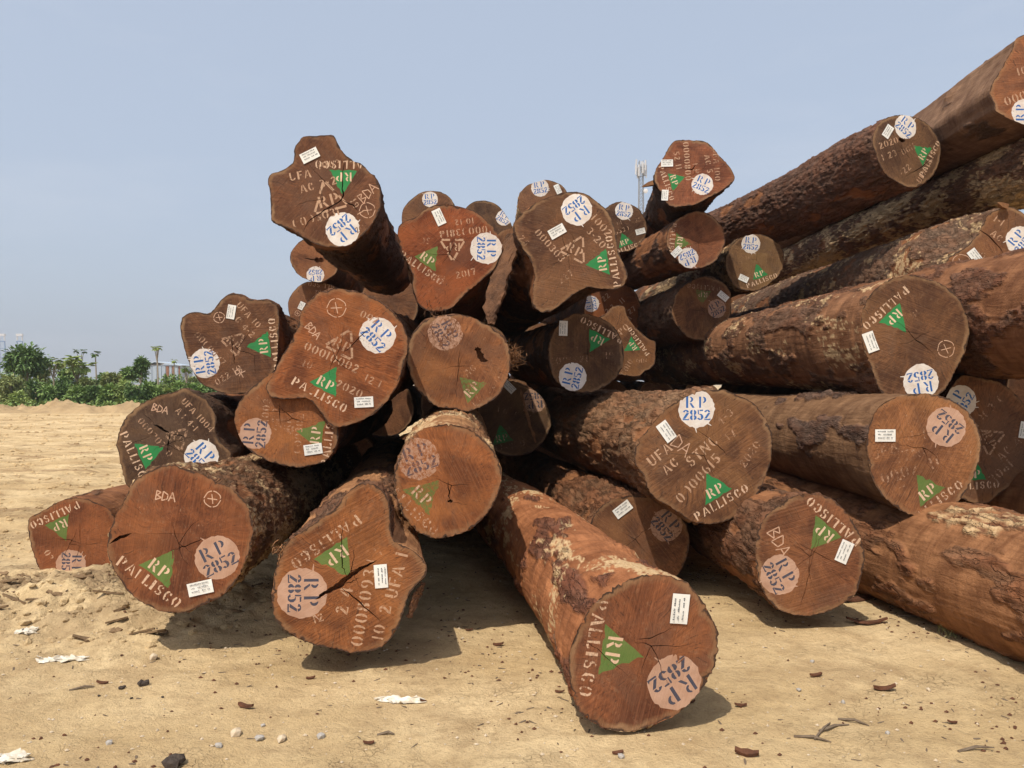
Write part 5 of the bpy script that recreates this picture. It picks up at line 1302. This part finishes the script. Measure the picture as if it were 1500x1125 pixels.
# ------------------------------------------------------------------ shed, cranes, mast
M_SHEET = simple('pale_blue_sheet_metal', (.32, .39, .47), (.26, .32, .40), 1.2, .5, .4)
M_ROOF = simple('light_blue_roof_sheet', (.42, .50, .60), (.36, .44, .54), 1.0, .45, .4)
M_RUST = simple('rusty_sheet_metal', (.26, .12, .06), (.16, .075, .045), 1.5, .9, .1)
YS = 200.0
def shed():
    a = px2(214, 566, YS); b_ = px2(264, 566, YS); x0, x1 = a.x, b_.x; zt = EYE-(535-CY)/F_PX*YS; zr = EYE-(529-CY)/F_PX*YS
    r_ = empty('shed', Matrix.Translation(((x0+x1)/2, YS, 0))); tag(r_, 'pale blue sheet metal shed with rusty panels behind the scrub', 'shed')
    cx_ = (x0+x1)/2; w_ = (x1-x0)
    mb = MB(); mb.box((0, 3.99, zt/2), (w_, 7.5, zt)); mb.build('wall', M_SHEET, r_)
    mb = MB(); xr = -w_*.24
    mb.add([(-w_/2-.4, -.3, zt), (xr, -.3, zr), (w_/2+.4, -.3, zt+.06), (-w_/2-.4, 8.2, zt), (xr, 8.2, zr), (w_/2+.4, 8.2, zt+.06), (-w_/2-.4, -.3, zt-.25), (xr, -.3, zr-.25), (w_/2+.4, -.3, zt-.2)],
           [(0, 1, 4, 3), (1, 2, 5, 4), (6, 7, 1, 0), (7, 8, 2, 1)]); mb.build('roof', M_ROOF, r_)
    for (f0, f1_, m_) in ((.03, .16, 0), (.18, .30, 0), (.32, .44, 0), (.46, .56, 0), (.58, .66, 1), (.68, .74, 0), (.76, .80, 1), (.82, .92, 0), (.945, .985, 1)):
        mb = MB(); mb.box((-w_/2+w_*(f0+f1_)/2, .17, zt*.49), (w_*(f1_-f0), .14, zt*.95)); mb.build('wall_panel', M_RUST if m_ else M_SHEET, r_)
    mb = MB(); mb.box((w_*.08, .05, .8), (w_*.8, .1, 1.5)); mb.build('rusty_skirt', M_RUST, r_)
shed()
M_CR = simple('hazy_blue_crane_paint', (.10, .19, .36), (.14, .22, .38), .2, .6, .3)
M_CW = simple('white_crane_paint', (.62, .62, .62), (.5, .5, .52), .2, .6, .3)
def crane(px, label):
    Y = 760.0; b0 = px2(px, CY, Y); r_ = empty('port_crane', Matrix.Translation((b0.x, Y, 0))); tag(r_, label, 'crane', 'port cranes on the horizon')
    zt = EYE-(489-CY)/F_PX*Y
    for s_ in (-1, 1):
        mb = MB(); mb.tube([(s_*3.4+1.6, 0, 0), (s_*2.4, 0, zt-7)], .55, 4); mb.build('leg', M_CR, r_)
        mb = MB(); mb.tube([(s_*2.4, 0, zt-7), (s_*2.2-.2, 0, zt)], .6, 4); mb.build('mast_head', M_CW, r_)
    for f in (.35, .55, .72):
        mb = MB(); mb.tube([(-3, 0, zt*f), (3.2, 0, zt*f)], .35, 4); mb.build('cross_beam', M_CR, r_)
    mb = MB(); mb.box((-.2, 0, zt-1.0), (6, 2, 2)); mb.build('top_beam', M_CW, r_)
    mb = MB(); mb.box((-.2, 0, zt-7), (6, 1.5, 1.0)); mb.build('cross_beam', M_CR, r_)
crane(3, 'blue and white port crane top at the very left edge'); crane(29, 'blue and white port crane top just right of the one at the edge')
M_MAST = simple('galvanised_steel', (.26, .27, .29), (.18, .19, .21), 2, .5, .5)
def mast():
    Y = 150.0; b0 = px2(939, CY, Y); r_ = empty('telecom_mast', Matrix.Translation((b0.x, Y, 0))); tag(r_, 'grey lattice telecom mast with antenna cluster and round dish behind the pile', 'mast')
    zt = EYE-(236-CY)/F_PX*Y; w0, w1 = .75, .34
    W = lambda z: w0+(w1-w0)*z/zt
    for sx_ in (-1, 1):
        for sy_ in (-1, 1):
            mb = MB(); mb.tube([(sx_*w0, sy_*w0, 0), (sx_*w1, sy_*w1, zt)], .075, 5); mb.build('mast_leg', M_MAST, r_)
    mb = MB(); z = 0; k_ = 0
    while z < zt-1.2:
        a, c = W(z), W(z+1.3)
        for (ux, uy) in ((1, 0), (0, 1)):
            for s_ in (-1, 1):
                p = lambda q, w_, zz: (q*w_ if ux else s_*w_, s_*w_ if ux else q*w_, zz)
                mb.tube([p(-1, a, z), p(1, c, z+1.3)], .04, 3); mb.tube([p(1, a, z), p(-1, c, z+1.3)], .04, 3); mb.tube([p(-1, c, z+1.3), p(1, c, z+1.3)], .04, 3)
        z += 1.3
    mb.build('lattice', M_MAST, r_)
    for i in range(9):
        a = 6.28*i/9; mb = MB(); h_ = zt-1.9+.5*(i % 3)
        mb.box((math.cos(a)*.95, math.sin(a)*.95, h_), (.22, .22, random.uniform(1.6, 2.4)), Matrix.Rotation(a, 3, 'Z')); mb.tube([(math.cos(a)*.4, math.sin(a)*.4, h_), (math.cos(a)*.95, math.sin(a)*.95, h_)], .04, 3); mb.build('antenna', M_CW, r_)
    for zz in (zt-2.6, zt-.9):
        mb = MB(); mb.tube([(math.cos(a*.5236)*.8, math.sin(a*.5236)*.8, zz) for a in range(13)], .05, 4); mb.build('platform_ring', M_MAST, r_)
    mb = MB(); n = 16; cz = zt-5.6
    mb.add([(.75+.42*math.cos(6.28*i/n), -.75, cz+.42*math.sin(6.28*i/n)) for i in range(n)]+[(.75+.42*math.cos(6.28*i/n), -.5, cz+.42*math.sin(6.28*i/n)) for i in range(n)]+[(.75, -.82, cz), (.75, -.4, cz)],
           [(i, (i+1) % n, n+(i+1) % n, n+i) for i in range(n)]+[(2*n, (i+1) % n, i) for i in range(n)]+[(2*n+1, n+i, n+(i+1) % n) for i in range(n)])
    mb.tube([(.75, -.45, cz), (.4, 0, cz)], .06, 4); mb.build('dish', M_CW, r_)
mast()

# ------------------------------------------------------------------ dusty tropical air
mb = MB(); mb.box((0, 0, 30), (9000, 9000, 64))
haze_m = bpy.data.materials.new('dusty_air'); haze_m.use_nodes = True
hn = haze_m.node_tree.nodes; hn.clear()
ho = hn.new('ShaderNodeOutputMaterial'); hv = hn.new('ShaderNodeVolumePrincipled')
hv.inputs['Color'].default_value = (0.86, 0.90, 0.95, 1); hv.inputs['Density'].default_value = 0.0005; hv.inputs['Anisotropy'].default_value = 0.2
haze_m.node_tree.links.new(hv.outputs[0], ho.inputs['Volume'])
tag(mb.build('haze', haze_m), 'thin dusty haze in the air over the yard', 'haze', kind='stuff')
